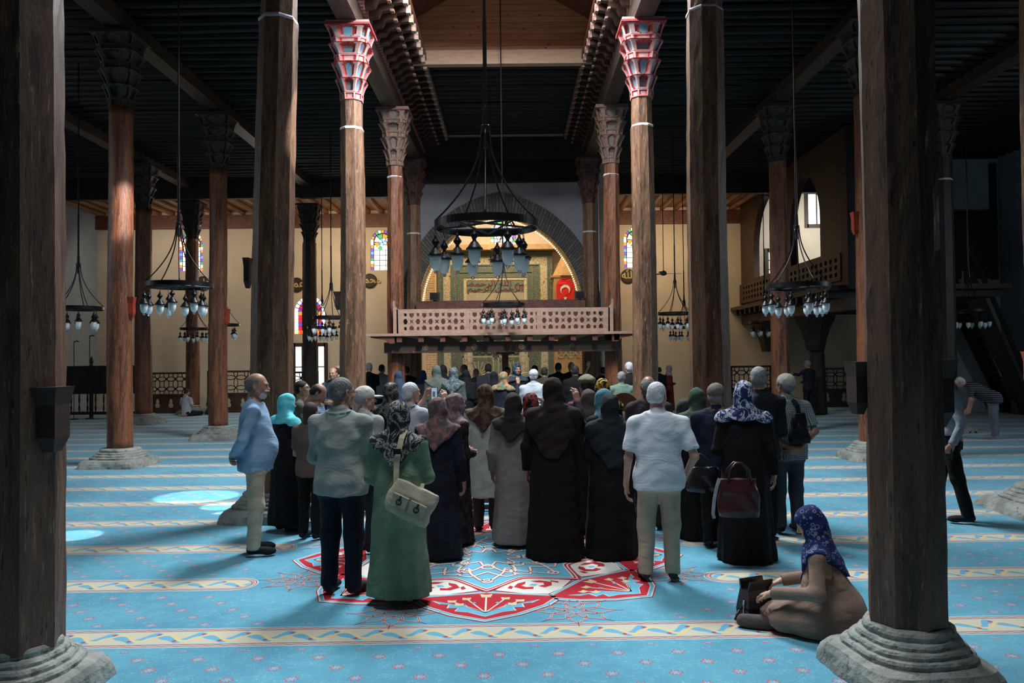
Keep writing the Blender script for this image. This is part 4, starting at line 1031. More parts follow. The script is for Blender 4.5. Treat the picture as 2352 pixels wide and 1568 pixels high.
# notice board on the near railing
nb = empty('notice_board', (-2.05, 9.66, 0))
q = MB(); q.box((-.38, -.02, .42), (.30, .02, .86)); q.build('board', M_black, nb)
link('lettering', joinm('lettering', [textmesh('l1', 'E\u015eREFO\u011eLU CAM\u0130\u0130', .085, Matrix.Translation((-.32, -.025, .70)), .004, 'LEFT'), textmesh('l2', 'BA\u011eI\u015e YARDIM SANDI\u011eI', .075, Matrix.Translation((-.36, -.025, .59)), .004, 'LEFT', .62)]), mat('grey_white_lettering', (.5, .55, .6, 1), bmp=0), nb)
q = MB(); q.box((-.30, -.02, 0), (-.24, .02, .42)); q.build('leg', M_black, nb); q = MB(); q.box((.18, -.02, 0), (.24, .02, .42)); q.build('leg', M_black, nb)
tag(nb, 'black notice board with pale lettering, behind the woman in the turquoise scarf', 'sign')
# cardboard box on the rail side
cb = empty('cardboard_box', (-2.02, 9.95, .80)); q = MB(); q.rings([[(-.12, -.1, 0), (.12, -.1, 0), (.12, .1, 0), (-.12, .1, 0)], [(-.15, -.12, .2), (.15, -.12, .2), (.15, .12, .2), (-.15, .12, .2)]]); q.build('carton', mat('card_board', (.36, .27, .19, 1), bmp=.05), cb)
q = MB(); q.box((-.17, -.14, .2), (.17, .14, .215)); q.build('lid', mat('card_lid', (.32, .23, .16, 1), bmp=.05), cb); q = MB(); q.box((-.15, -.12, -.8), (.15, .12, 0)); q.build('pedestal', M_pitd, cb)
tag(cb, 'small brown collection box on a stand behind the grey shirted man', 'box')
# information stand with rounded head
ib = empty('information_stand', (1.38, 9.9, 0))
q = MB(); q.prism([(-.19, .0), (.19, .0)] + circ(0, 1.22, .19, 14, 0, PI) + [(-.19, 1.22)], .04); q.build('wooden_back', mat('stand_brown', (.16, .06, .025, 1), (.11, .045, .02, 1), 4, rough=.5), ib)
q = MB(); q.box((-.165, -.015, .70), (.165, 0, 1.18)); q.build('paper', M_white, ib)
link('print', joinm('print', [textmesh('p1', 'TARIHCE', .06, Matrix.Translation((0, -.02, 1.12)), .002), textmesh('p3', 'E\u015fr. Camii 1299', .035, Matrix.Translation((0, -.02, .99)), .002)]), mat('print_grey', (.18, .18, .2, 1), bmp=0), ib)
q = MB(); q.box((-.14, -.02, 1.04), (.14, -.016, 1.07)); q.box((-.14, -.02, .93), (.10, -.016, .945)); q.build('red_line', mat('print_red', (.5, .06, .06, 1), bmp=0), ib)
q = MB(); q.box((-.06, -.02, .74), (.13, -.016, .88)); q.build('printed_picture', mat('print_picture', (.16, .25, .32, 1), (.4, .35, .3, 1), 20, bmp=0), ib)
tag(ib, 'brown round-topped information stand with a white printed sheet, behind the man in the white shirt', 'sign')

# ------------------------------------------------------------------ chandeliers
ringm = None
def build_chandelier(mats=None):
    e_ = empty('chandelier', (0, 0, 0)); Rr = .483
    q = MB(); n = 64; q.rings([[((r_2) * math.cos(2 * PI * j / n), r_2 * math.sin(2 * PI * j / n), z_) for j in range(n)] for r_2, z_ in ((Rr, -.035), (Rr, .035), (Rr - .012, .035), (Rr - .012, -.035), (Rr, -.035))], cap=False); q.build('ring', M_iron, e_, smoothf=False)
    q = MB()
    for k_ in range(5):
        a0 = 2 * PI * k_ / 5 + .3; a1 = a0 + 2 * PI * 2 / 5
        q.tube([(Rr * .97 * math.cos(a0), Rr * .97 * math.sin(a0), -.01), (Rr * .97 * math.cos(a1), Rr * .97 * math.sin(a1), -.01)], .010, 6)
    q.build('star_brace', M_iron, e_)
    for k_ in range(5):
        a = 2 * PI * k_ / 5 + .95; q = MB(); pts = []
        for i in range(15):
            t_ = i / 14; r_2 = .038 + (Rr - .045) * (1 - t_) ** 2.0; pts.append((r_2 * math.cos(a), r_2 * math.sin(a), .03 + .86 * t_))
        q.tube(pts, .0095, 6); q.build('curved_arm', M_iron, e_, smoothf=True)
    q = MB(); q.lathe([(.045, .86), (.045, .93), (.03, .94), (.024, 1.1), (.02, 1.12)], 12); q.lathe([(.02, .72), (.02, .88)], 8); q.build('hub', M_iron, e_)
    capm = MB(); capm.lathe([(.004, -.06), (.012, -.075), (.012, -.09), (.036, -.125), (.040, -.135), (.016, -.165), (.016, -.18), (.036, -.20), (.058, -.235), (.074, -.25), (.074, -.26), (.05, -.262)], 18)
    capm.tube([(0, 0, -.07), (.006, 0, -.05), (0, 0, -.03), (-.006, 0, -.01), (0, 0, .01)], .0035, 5); capme = capm.mesh('lamp_cap'); capme.materials.append(M_iron); capme.polygons.foreach_set('use_smooth', [True] * len(capme.polygons))
    gm = MB(); gm.lathe([(.048, -.258), (.053, -.28), (.052, -.32), (.044, -.36), (.028, -.385), (.014, -.395)], 18); gme = gm.mesh('lamp_glass'); gme.materials.append(M_frost); gme.polygons.foreach_set('use_smooth', [True] * len(gme.polygons))
    km = MB(); km.lathe([(.014, -.392), (.018, -.402), (.017, -.416), (.006, -.426)], 12); kme = km.mesh('glass_knob'); kme.materials.append(M_clear)
    for k_ in range(10):
        a = 2 * PI * k_ / 10 + .12; rr = Rr - .01 if k_ % 3 else Rr * .72
        lp = link('lantern', capme, None, e_, (rr * math.cos(a), rr * math.sin(a), -.03 - (0.02 if k_ % 3 == 0 else 0)))
        link('lamp_glass', gme, None, lp); link('glass_knob', kme, None, lp)
    return e_
chp = build_chandelier(); first = [True]
def chandelier(px, py, D, label, group='wheel chandeliers of the aisles and nave', ztop=8.0, s=1.0, pole=None, rz=0, z=None):
    p = at(px, py, D)
    c = chp if first[0] else copy_tree(chp)
    first[0] = False
    c.location = (p.x, p.y, p.z); c.scale = (s, s, s); c.rotation_euler = (0, 0, rz)
    q = MB(); q.tube([(0, 0, 1.0), (0, 0, (ztop - p.z) / s)], .011 if D > 10 else .014, 8)
    if D < 8: q.tube([(0, 0, 1.0), (0, 0, 1.95)], .019, 8)
    q.build('pole', pole or M_iron, c)
    tag(c, label, 'chandelier', group); return c
chandelier(1117, 517, 7.4, 'large black wheel chandelier hanging nearest, in the middle of the nave', ztop=11.5, rz=.0)
chandelier(411, 655, 11.8, 'wheel chandelier in the left aisle, in front of the second round column', pole=M_steel, rz=.4)
chandelier(1832, 657, 12.2, 'wheel chandelier in the right aisle before the raised gallery', rz=.2)
chandelier(1156, 700, 17.7, 'chandelier on a bright steel pole, hanging before the balcony railing', ztop=11.5, pole=M_steel, rz=.9)
chandelier(1163, 575, 27.0, 'chandelier hanging inside the mihrab arch, half behind the nearest one', ztop=8.7, s=1.12, rz=.5)
chandelier(180, 708, 16.5, 'wheel chandelier at the far left, partly behind the thick left edge column', rz=.7)
chandelier(761, 729, 21.5, 'chandelier left of the sunlit nave column, before the red arched window', rz=.3)
chandelier(740, 752, 26.6, 'small distant chandelier just below and behind the one before the red arched window', rz=1.2)
chandelier(515, 746, 25.4, 'chandelier half hidden behind the second round column of the left aisle', rz=.6)
chandelier(448, 755, 27.0, 'faint distant chandelier in front of the brown column, farthest left', rz=.1)
chandelier(1551, 720, 22.4, 'chandelier between the two right nave columns, beside the ceiling fan', rz=.8)
chandelier(1572, 752, 27.2, 'small distant chandelier hanging just below the one beside the ceiling fan', rz=.35)
chandelier(1757, 740, 25.6, 'distant chandelier hanging under the end of the raised gallery', rz=.9)
chandelier(2227, 714, 20.7, 'faint dark chandelier before the staircase at the far right', rz=.2)
# ceiling fan
p = at(1524, 628, 26.0); fn = empty('ceiling_fan', p)
q = MB(); q.lathe([(.02, .1), (.09, .06), (.11, 0), (.09, -.05), (.02, -.07)], 16); q.build('motor', mat('green_fan_enamel', (.05, .14, .11, 1), bmp=0), fn)
q = MB(); q.tube([(0, 0, .08), (0, 0, 7.6 - p.z)], .012, 6); q.build('rod', M_iron, fn)
for k_ in range(3):
    a = 2 * PI * k_ / 3 + .15; q = MB(); Mx = Matrix.Rotation(a, 4, 'Z') @ Matrix.Rotation(.15, 4, 'X'); q.box((.1, -.06, -.005), (.62, .06, .005), Mx); q.build('blade', mat('fan_blade', (.2, .17, .13, 1), bmp=0) if k_ == 0 else bpy.data.materials['fan_blade'], fn)
tag(fn, 'small green ceiling fan on a long rod, right of the balcony', 'fan')
# microphone stands / thin poles at far left
for (px, py0, py1, D, lb) in ((170, 785, 930, 26.2, 'thin black microphone stand by the far left wall, nearer the corner column'), (206, 772, 930, 26.4, 'thin black microphone stand with a bent head by the far left wall')):
    a = at(px, py0, D); e_ = empty('microphone_stand', (a.x, a.y, 0)); q = MB(); q.tube([(0, 0, 0.02), (0, 0, a.z)], .012, 6); q.build('pole', M_black, e_)
    q = MB(); q.lathe([(.14, 0), (.14, .02), (.02, .04)], 12); q.build('foot', M_black, e_); q = MB(); q.tube([(0, 0, a.z), (.1, 0, a.z + .03), (.16, 0, a.z)], .02, 6); q.build('microphone', M_black, e_); tag(e_, lb, 'microphone stand')
# ================================================================== PEOPLE: signed-distance modelling, surface nets
F32 = np.float32
def surface_nets(d, lo, h):
    s = d < 0
    S = s[:-1, :-1, :-1].astype(np.int8); cnt = np.zeros_like(S)
    offs = [(i, j, k) for i in (0, 1) for j in (0, 1) for k in (0, 1)]
    nx, ny, nz = d.shape
    for o in offs: cnt += s[o[0]:nx - 1 + o[0], o[1]:ny - 1 + o[1], o[2]:nz - 1 + o[2]]
    act = (cnt > 0) & (cnt < 8)
    I = np.argwhere(act)
    vid = -np.ones(act.shape, np.int64); vid[tuple(I.T)] = np.arange(len(I))
    vals = {o: d[I[:, 0] + o[0], I[:, 1] + o[1], I[:, 2] + o[2]] for o in offs}
    acc = np.zeros((len(I), 3)); n = np.zeros(len(I))
    for a in offs:
        for ax in range(3):
            if a[ax]: continue
            b = list(a); b[ax] = 1; b = tuple(b)
            va, vb = vals[a], vals[b]; m_ = (va < 0) != (vb < 0)
            t_ = np.where(m_, va / np.where(m_, va - vb, 1), 0)
            p = np.tile(np.array(a, float), (len(I), 1)); p[:, ax] += t_
            acc[m_] += p[m_]; n[m_] += 1
    V = (I + acc / n[:, None]) * h + lo
    quads = []
    for ax in range(3):
        o1, o2 = [(1, 2), (2, 0), (0, 1)][ax]
        sl0 = [slice(1, -1)] * 3; sl1 = [slice(1, -1)] * 3
        sl0[ax] = slice(0, d.shape[ax] - 1); sl1[ax] = slice(1, d.shape[ax])
        A, B = s[tuple(sl0)], s[tuple(sl1)]
        for flip, mk in ((False, A & ~B), (True, ~A & B)):
            E = np.argwhere(mk)
            if not len(E): continue
            add = np.ones(3, int); add[ax] = 0; E = E + add
            def c(da, db):
                q = E.copy(); q[:, o1] -= da; q[:, o2] -= db; return vid[q[:, 0], q[:, 1], q[:, 2]]
            Q = np.stack([c(1, 1), c(0, 1), c(0, 0), c(1, 0)], 1)
            if flip: Q = Q[:, ::-1]
            quads.append(Q)
    Fq = np.concatenate(quads) if quads else np.zeros((0, 4), int)
    Fq = Fq[(Fq >= 0).all(1)]
    return V, Fq
class Blob:
    def __init__(s): s.ops = []; s.disp = None
    def cone(s, a, b, ra, rb, k=.02, sy=1.0, cut=None, sub=False, sx=1.0, cuts=()):
        a = np.array(a, float); b = np.array(b, float); sc_ = np.array([sx, sy, 1.0])
        aa = a / sc_; bb = b / sc_; ab = bb - aa; L2 = (ab ** 2).sum() + 1e-9
        def fn(x, y, z):
            x2, y2, z2 = x / sx - aa[0], y / sy - aa[1], z - aa[2]
            t_ = np.clip((x2 * ab[0] + y2 * ab[1] + z2 * ab[2]) / L2, 0, 1)
            d = (np.sqrt((x2 - t_ * ab[0]) ** 2 + (y2 - t_ * ab[1]) ** 2 + (z2 - t_ * ab[2]) ** 2) - (ra + t_ * (rb - ra))) * min(sx, sy, 1)
            if cut is not None:
                p, n_ = cut; d = np.maximum(d, (x - p[0]) * n_[0] + (y - p[1]) * n_[1] + (z - p[2]) * n_[2])
            for p_, n_2 in cuts: d = np.maximum(d, (x - p_[0]) * n_2[0] + (y - p_[1]) * n_2[1] + (z - p_[2]) * n_2[2])
            return d
        rr = np.array([max(ra, rb) * sx, max(ra, rb) * sy, max(ra, rb)])
        s.ops.append(('s' if sub else 'u', fn, np.minimum(a, b) - rr, np.maximum(a, b) + rr, k)); return s
    def ell(s, c, r, k=.02, sub=False, M=None, cut=None):
        c = np.array(c, float); r = np.array(r, float)
        Mi = None if M is None else np.array(M.to_3x3().inverted())
        def fn(x, y, z):
            X_, Y_, Z_ = x - c[0], y - c[1], z - c[2]
            if Mi is not None:
                X_, Y_, Z_ = (Mi[i, 0] * X_ + Mi[i, 1] * Y_ + Mi[i, 2] * Z_ for i in range(3))
            q = np.sqrt((X_ / r[0]) ** 2 + (Y_ / r[1]) ** 2 + (Z_ / r[2]) ** 2)
            q2 = np.sqrt((X_ / r[0] ** 2) ** 2 + (Y_ / r[1] ** 2) ** 2 + (Z_ / r[2] ** 2) ** 2) + 1e-6
            d = q * (q - 1) / q2
            if cut is not None:
                p, n_ = cut; d = np.maximum(d, (x - p[0]) * n_[0] + (y - p[1]) * n_[1] + (z - p[2]) * n_[2])
            return d
        R_ = r.max() if M is not None else r
        s.ops.append(('s' if sub else 'u', fn, c - R_, c + R_, k)); return s
    def loft(s, st, k=.03, fold=None, p=2.0, cuts=()):
        """st rows: z, a, b, cx, cy (ascending z)"""
        st = np.array(st, float); z0, z1 = st[0, 0], st[-1, 0]
        def fn(x, y, z):
            zc = np.clip(z, z0, z1); zf = zc.ravel()
            a, b, cx, cy = (np.interp(zf, st[:, 0], st[:, i]).reshape(zc.shape) for i in (1, 2, 3, 4))
            X_, Y_ = x - cx, y - cy
            q = (np.abs(X_ / a) ** p + np.abs(Y_ / b) ** p) ** (1 / p)
            f = 0
            if fold is not None:
                th = np.arctan2(Y_ / b, X_ / a); n_, amp, ph, zt = fold
                wz = np.clip((zt - z) / max(zt - z0, .01), 0, 1)
                f = amp * wz * (np.sin(n_ * th + ph + 1.3 * np.sin(2 * th + ph)) + .5 * np.sin((n_ * 2 + 1) * th + 2.1 * ph + z * 2)) * np.clip(q * 1.2, 0, 1)
            d = (q - 1 - f) * np.minimum(a, b)
            d = np.maximum(d, np.maximum(z - z1, z0 - z))
            for p_, n_2 in cuts: d = np.maximum(d, (x - p_[0]) * n_2[0] + (y - p_[1]) * n_2[1] + (z - p_[2]) * n_2[2])
            return d
        m_ = 1.12
        lo = np.array([(st[:, 3] - st[:, 1] * m_).min(), (st[:, 4] - st[:, 2] * m_).min(), z0]); hi = np.array([(st[:, 3] + st[:, 1] * m_).max(), (st[:, 4] + st[:, 2] * m_).max(), z1])
        s.ops.append(('u', fn, lo, hi, k)); return s
    def plane(s, p, n_):
        s.ops.append(('p', (p, n_), None, None, 0)); return s
    def build(s, h, clip_hi=None):
        us = [o for o in s.ops if o[0] == 'u']
        lo = np.min([o[2] for o in us], 0) - 3.5 * h - .01; hi = np.max([o[3] for o in us], 0) + 3.5 * h + .01
        n = np.ceil((hi - lo) / h).astype(int) + 1
        ax = [(lo[i] + h * np.arange(n[i])).astype(F32) for i in range(3)]
        d = np.full(n, .3, F32)
        for kind, fn, a, b, k in s.ops:
            if kind == 'p':
                p, n_ = fn
                d = np.maximum(d, (ax[0][:, None, None] - p[0]) * n_[0] + (ax[1][None, :, None] - p[1]) * n_[1] + (ax[2][None, None, :] - p[2]) * n_[2]); continue
            mg = k + 2.5 * h
            i0 = np.clip(np.floor((a - mg - lo) / h).astype(int), 0, n); i1 = np.clip(np.ceil((b + mg - lo) / h).astype(int) + 1, 0, n)
            if (i1 <= i0).any(): continue
            sl = tuple(slice(i0[j], i1[j]) for j in range(3))
            e = fn(ax[0][i0[0]:i1[0]][:, None, None], ax[1][i0[1]:i1[1]][None, :, None], ax[2][i0[2]:i1[2]][None, None, :]).astype(F32)
            g = d[sl]
            if kind == 'u':
                hh = np.maximum(k - np.abs(g - e), 0) / k; d[sl] = np.minimum(g, e) - hh * hh * k / 4
            else:
                hh = np.maximum(k - np.abs(g + e), 0) / k; d[sl] = np.maximum(g, -e) + hh * hh * k / 4
        if s.disp is not None: d = d + s.disp(ax[0][:, None, None], ax[1][None, :, None], ax[2][None, None, :]).astype(F32)
        d[0] = d[-1] = .3; d[:, 0] = d[:, -1] = .3; d[:, :, 0] = d[:, :, -1] = .3
        V, Q = surface_nets(d, lo, h)
        return V, Q
def npmesh(name, parts):
    """parts: list of (V, Q)"""
    Vs, Qs, o = [], [], 0
    for V, Q in parts: Vs.append(V); Qs.append(Q + o); o += len(V)
    V = np.concatenate(Vs).astype(F32); Q = np.concatenate(Qs).astype(np.int32)
    me = bpy.data.meshes.new(name); me.vertices.add(len(V)); me.vertices.foreach_set('co', V.ravel())
    me.loops.add(Q.size); me.loops.foreach_set('vertex_index', Q.ravel())
    me.polygons.add(len(Q)); me.polygons.foreach_set('loop_start', np.arange(0, Q.size, 4, dtype=np.int32)); me.polygons.foreach_set('loop_total', np.full(len(Q), 4, np.int32))
    me.polygons.foreach_set('use_smooth', np.ones(len(Q), bool))
    me.update(calc_edges=True); me.validate(); return me
def xf(part, M):
    V, Q = part; A = np.array(M); return V @ A[:3, :3].T + A[:3, 3], (Q if np.linalg.det(A[:3, :3]) > 0 else Q[:, ::-1])

# --- head, in head space (metres, y forward, origin at the head's centre)
HC = {}
def head_part(q):
    if ('h', q) in HC: return HC[('h', q)]
    b = Blob()
    b.ell((0, -.014, .030), (.074, .094, .086), .02); b.ell((0, .030, -.030), (.058, .060, .082), .04)
    b.ell((0, .052, -.088), (.030, .030, .024), .035); b.cone((-.045, .015, -.065), (.045, .015, -.065), .026, .026, .03)
    b.cone((-.034, .077, .020), (.034, .077, .020), .012, .012, .02)
    b.ell((-.038, .060, -.028), (.022, .020, .020), .025); b.ell((.038, .060, -.028), (.022, .020, .020), .025)
    b.cone((0, .086, .006), (0, .108, -.028), .008, .012, .014); b.ell((-.011, .098, -.033), (.009, .010, .008), .008); b.ell((.011, .098, -.033), (.009, .010, .008), .008)
    b.ell((-.031, .096, -.001), (.017, .014, .011), .012, sub=True); b.ell((.031, .096, -.001), (.017, .014, .011), .012, sub=True)
    b.ell((-.031, .078, -.001), (.0145, .0125, .012), .004); b.ell((.031, .078, -.001), (.0145, .0125, .012), .004)
    b.cone((-.018, .086, -.058), (.018, .086, -.058), .006, .006, .008); b.cone((-.016, .085, -.068), (.016, .085, -.068), .007, .007, .008)
    for s_ in (-1, 1):
        M_ = Matrix.Rotation(s_ * .35, 4, 'Z')
        b.ell((s_ * .078, -.008, -.004), (.009, .021, .032), .008, M=M_); b.ell((s_ * .085, -.004, .0), (.007, .012, .018), .006, sub=True, M=M_)
    b.cone((0, -.020, -.04), (0, -.038, -.155), .052, .056, .03)
    HC[('h', q)] = b.build(q); return HC[('h', q)]
def hair_part(kind, q, seed):
    key = ('hair', kind, q)
    if key in HC: return HC[key]
    b = Blob()
    if kind == 'short':
        b.ell((0, -.018, .034), (.079, .098, .088), .02); b.cone((-.03, -.062, -.02), (.03, -.062, -.02), .043, .043, .03)
        b.ell((0, .085, -.035), (.075, .075, .085), .015, sub=True); b.plane((0, 0, -.062), (0, 0, -1)); b.plane((0, .052, -.0), (0, .80, -.60))
    elif kind == 'balding':
        b.ell((0, -.020, .022), (.081, .096, .078), .02); b.cone((-.03, -.065, -.02), (.03, -.065, -.02), .042, .042, .03)
        b.ell((0, .03, .125), (.085, .115, .085), .01, sub=True); b.plane((0, .015, -.0), (0, .95, -.3)); b.plane((0, 0, -.06), (0, 0, -1))
    elif kind == 'long':
        b.ell((0, -.020, .034), (.086, .102, .094), .02); b.cone((0, -.06, -.02), (0, -.075, -.16), .072, .06, .03, sy=.8)
        b.ell((0, .085, -.035), (.068, .075, .10), .015, sub=True)
    elif kind == 'beard':
        b.ell((0, .030, -.066), (.059, .058, .052), .02); b.ell((0, .058, -.092), (.034, .032, .030), .02); b.ell((0, .085, -.040), (.05, .03, .012), .01)
        b.ell((0, .095, -.005), (.052, .05, .040), .01, sub=True); b.cone((-.014, .104, -.064), (.014, .104, -.064), .007, .007, .006, sub=True); b.plane((0, -.004, 0), (0, -1, .15)); b.plane((0, 0, -.02), (0, 0, 1))
    elif kind == 'cap':   # peaked cap
        b.ell((0, -.014, .038), (.090, .110, .096), .02); b.plane((0, 0, .004), (0, .10, -1))
        b.ell((0, .115, .020), (.066, .075, .012), .012)
    elif kind == 'flatcap':
        b.ell((0, -.012, .062), (.100, .122, .052), .02); b.cone((0, -.01, .03), (0, -.01, .05), .082, .084, .02, sy=1.2); b.ell((0, .10, .032), (.06, .055, .012), .02)
    elif kind == 'skullcap':
        b.ell((0, -.018, .040), (.090, .110, .094), .02); b.plane((0, 0, .008), (0, .10, -1))
    if kind in ('short', 'long', 'balding'):
        b.disp = lambda x, y, z: .0022 * (np.sin(x * 190 + 3 * np.sin(z * 70)) * np.sin(y * 150 + z * 160 + 2 * np.sin(x * 60)))
    if kind in ('cap', 'flatcap', 'skullcap'):
        b.disp = lambda x, y, z: .0016 * np.sin(x * 60 + 2 * np.sin(y * 40)) * np.sin(z * 80)
    HC[key] = b.build(q); return HC[key]
# --- hand, wrist at origin, fingers along +y, palm facing -z, thumb on +x
def hand_part(pose, q=.0045):
    key = ('hand', pose, q)
    if key in HC: return HC[key]
    b = Blob(); cur = {'relax': (.35, .45, .35), 'grip': (.75, 1.0, .7), 'flat': (.08, .12, .1), 'pinch': (.45, .55, .5)}[pose]
    b.cone((0, -.03, 0), (0, .015, 0), .024, .024, .02, sx=1.1, sy=1.0)
    xs = [.030, .010, -.010, -.028]; kn = [.088, .093, .088, .080]; L = [(.042, .026, .020), (.046, .029, .021), (.043, .027, .020), (.034, .021, .018)]; rr = [.0088, .0090, .0086, .0076]
    for i in range(4):
        b.cone((xs[i] * .62, .006, -.002), (xs[i], kn[i], 0), .014, .0115, .014)
        p = np.array([xs[i], kn[i], 0.0]); a = 0.0; fan = xs[i] * 1.2
        for j in range(3):
            a += cur[j] * (1 + .08 * i)
            if pose == 'pinch' and i > 1 and j == 0: a -= .35
            dirv = np.array([fan * math.cos(a), math.cos(a), -math.sin(a)]); e_ = p + dirv * L[i][j]
            b.cone(p, e_, rr[i] * (1 - .08 * j), rr[i] * (1 - .08 * (j + 1)), .004); p = e_
    b.cone((.016, .015, -.006), (.040, .045, -.014), .016, .0125, .014)
    t2 = {'relax': ((.052, .078, -.022), (.052, .102, -.030)), 'grip': ((.040, .078, -.040), (.018, .090, -.050)), 'flat': ((.062, .072, -.016), (.072, .098, -.018)), 'pinch': ((.050, .075, -.036), (.042, .100, -.050))}[pose]
    b.cone((.040, .045, -.014), t2[0], .0115, .010, .006); b.cone(t2[0], t2[1], .010, .0085, .004)
    HC[key] = b.build(q); return HC[key]

SKIN = {}
def skinmat(k):
    c = {'light': (.50, .29, .21, 1), 'tan': (.38, .20, .135, 1), 'dark': (.28, .145, .095, 1)}[k]
    if k not in SKIN:
        m_ = mat('skin_' + k, c, tuple(x * .85 for x in c[:3]) + (1,), 12, rough=.5, bmp=.08); m_.node_tree.nodes['Principled BSDF'].inputs['Subsurface Weight'].default_value = .08
        m_.node_tree.nodes['Principled BSDF'].inputs['Subsurface Radius'].default_value = (.02, .008, .005); SKIN[k] = m_
    return SKIN[k]
CM_ = {}
def cloth(name, c, c2=None, pat=None, rough=.85):
    if name in CM_: return CM_[name]
    m_, nt, bs = newmat(name); v = coords(nt, 'Object')
    c = hexc(*c); c2 = hexc(*c2) if c2 else tuple(x * .8 for x in c[:3]) + (1,)
    n = noise(nt, v, 4, 3, .6)
    if pat is None: col = mixc(nt, smooth(nt, n, .35, .65), c, c2)
    elif pat == 'blotch':
        n = noise(nt, v, 13, 3, .6, 1.0); col = mixc(nt, smooth(nt, n, .46, .54), c, c2)
    elif pat == 'marble':
        n = noise(nt, v, 9, 4, .65, 1.5); col = mixc(nt, smooth(nt, (X(n) - .5).abs(), .05, .015), c, c2)
    elif pat == 'floral':
        d = voro(nt, v, 22); col = mixc(nt, (X(d) - .30).abs().lt(.05), c, c2); n3 = noise(nt, v, 40, 2, .5); col = mixc(nt, X(n3).gt(.63), col, c2)
    elif pat == 'check':
        t = nt.nodes.new('ShaderNodeTexCoord'); sp = nt.nodes.new('ShaderNodeSeparateXYZ'); nt.links.new(t.outputs['Object'], sp.inputs[0])
        x, z = X(sp.outputs[0]) + X(sp.outputs[1]) * .6, X(sp.outputs[2]); col = mixc(nt, ((x * 62.0).frac().lt(.28)).max((z * 62.0).frac().lt(.28)), c, c2)
    elif pat == 'stripe':
        t = nt.nodes.new('ShaderNodeTexCoord'); sp = nt.nodes.new('ShaderNodeSeparateXYZ'); nt.links.new(t.outputs['Object'], sp.inputs[0])
        col = mixc(nt, (X(sp.outputs[2]) * 26.0).frac().lt(.35), c, c2)
    elif pat == 'knit':
        d = voro(nt, v, 75); col = mixc(nt, X(d).gt(.42), c, c2)
    nt.links.new(col, bs.inputs['Base Color']); bs.inputs['Roughness'].default_value = rough; bs.inputs['Specular IOR Level'].default_value = .25
    w1_ = noise(nt, coords(nt, 'Object', (3.2, 3.2, 6)), 1.5, 3, .5, 1.0); w2_ = noise(nt, v, 240, 2, .5)
    bump(nt, bs, X(w1_) * 1.0 + X(w2_) * .02, .42, .03)
    CM_[name] = m_; return m_
HAIRM = {}
def hairmat(k):
    cs = {'grey': ((140, 142, 145), (112, 113, 116)), 'white': ((205, 208, 212), (172, 175, 180)), 'dark': ((30, 26, 24), (14, 12, 11)), 'salt': ((104, 104, 106), (74, 73, 74)), 'brown': ((50, 36, 28), (26, 19, 15))}[k]
    if k not in HAIRM: HAIRM[k] = mat('hair_' + k, hexc(*cs[0]), hexc(*cs[1]), 90, (1, 1, .3), .75, bmp=.5, bd=.004)
    return HAIRM[k]
M_eye = mat('eye_dark', (.03, .02, .015, 1), rough=.2, bmp=0); M_eyew = mat('eye_white', (.6, .58, .55, 1), rough=.3, bmp=0)
M_sock = cloth('dark_socks', (30, 32, 38))
M_lany = cloth('lanyard_teal', (120, 165, 170), (70, 110, 120), 'blotch')

ARMS = {  # elbow, wrist (x outward, fractions of height), hand pose, hand direction, palm normal
 'down': ((.134, -.022, .615), (.142, .030, .480), 'relax', (.02, .15, -1), (-1, 0, 0)),
 'back': ((.142, -.062, .640), (.026, -.120, .540), 'relax', (-.9, -.15, -.35), (0, 1, .2)),
 'fold': ((.128, .015, .622), (.000, .105, .655), 'relax', (-1, .1, .05), (0, -1, 0)),
 'belly': ((.126, .000, .618), (.040, .118, .595), 'relax', (-.8, .4, .0), (0, -1, 0)),
 'phone': ((.128, .120, .725), (.045, .215, .870), 'pinch', (-.2, .25, 1), (-.9, .2, 0)),
 'up': ((.135, .090, .710), (.110, .190, .850), 'pinch', (-.2, .2, 1), (-.6, .7, 0)),
 'pocket': ((.152, -.045, .625), (.118, .025, .515), 'relax', (-.2, .3, -1), (-1, 0, 0)),
 'carry': ((.132, -.020, .615), (.125, .105, .640), 'grip', (-.2, 1, .1), (-.5, 0, -1)),
 'swing': ((.140, -.075, .635), (.165, -.02, .500), 'grip', (.0, .5, -1), (-1, 0, 0)),
 'rest': ((.150, .010, .655), (.105, .215, .652), 'relax', (-.5, .8, -.15), (0, -.2, -1)),
}
def n3(v): v = np.array(v, float); return v / (np.linalg.norm(v) + 1e-9)
pcount = 0
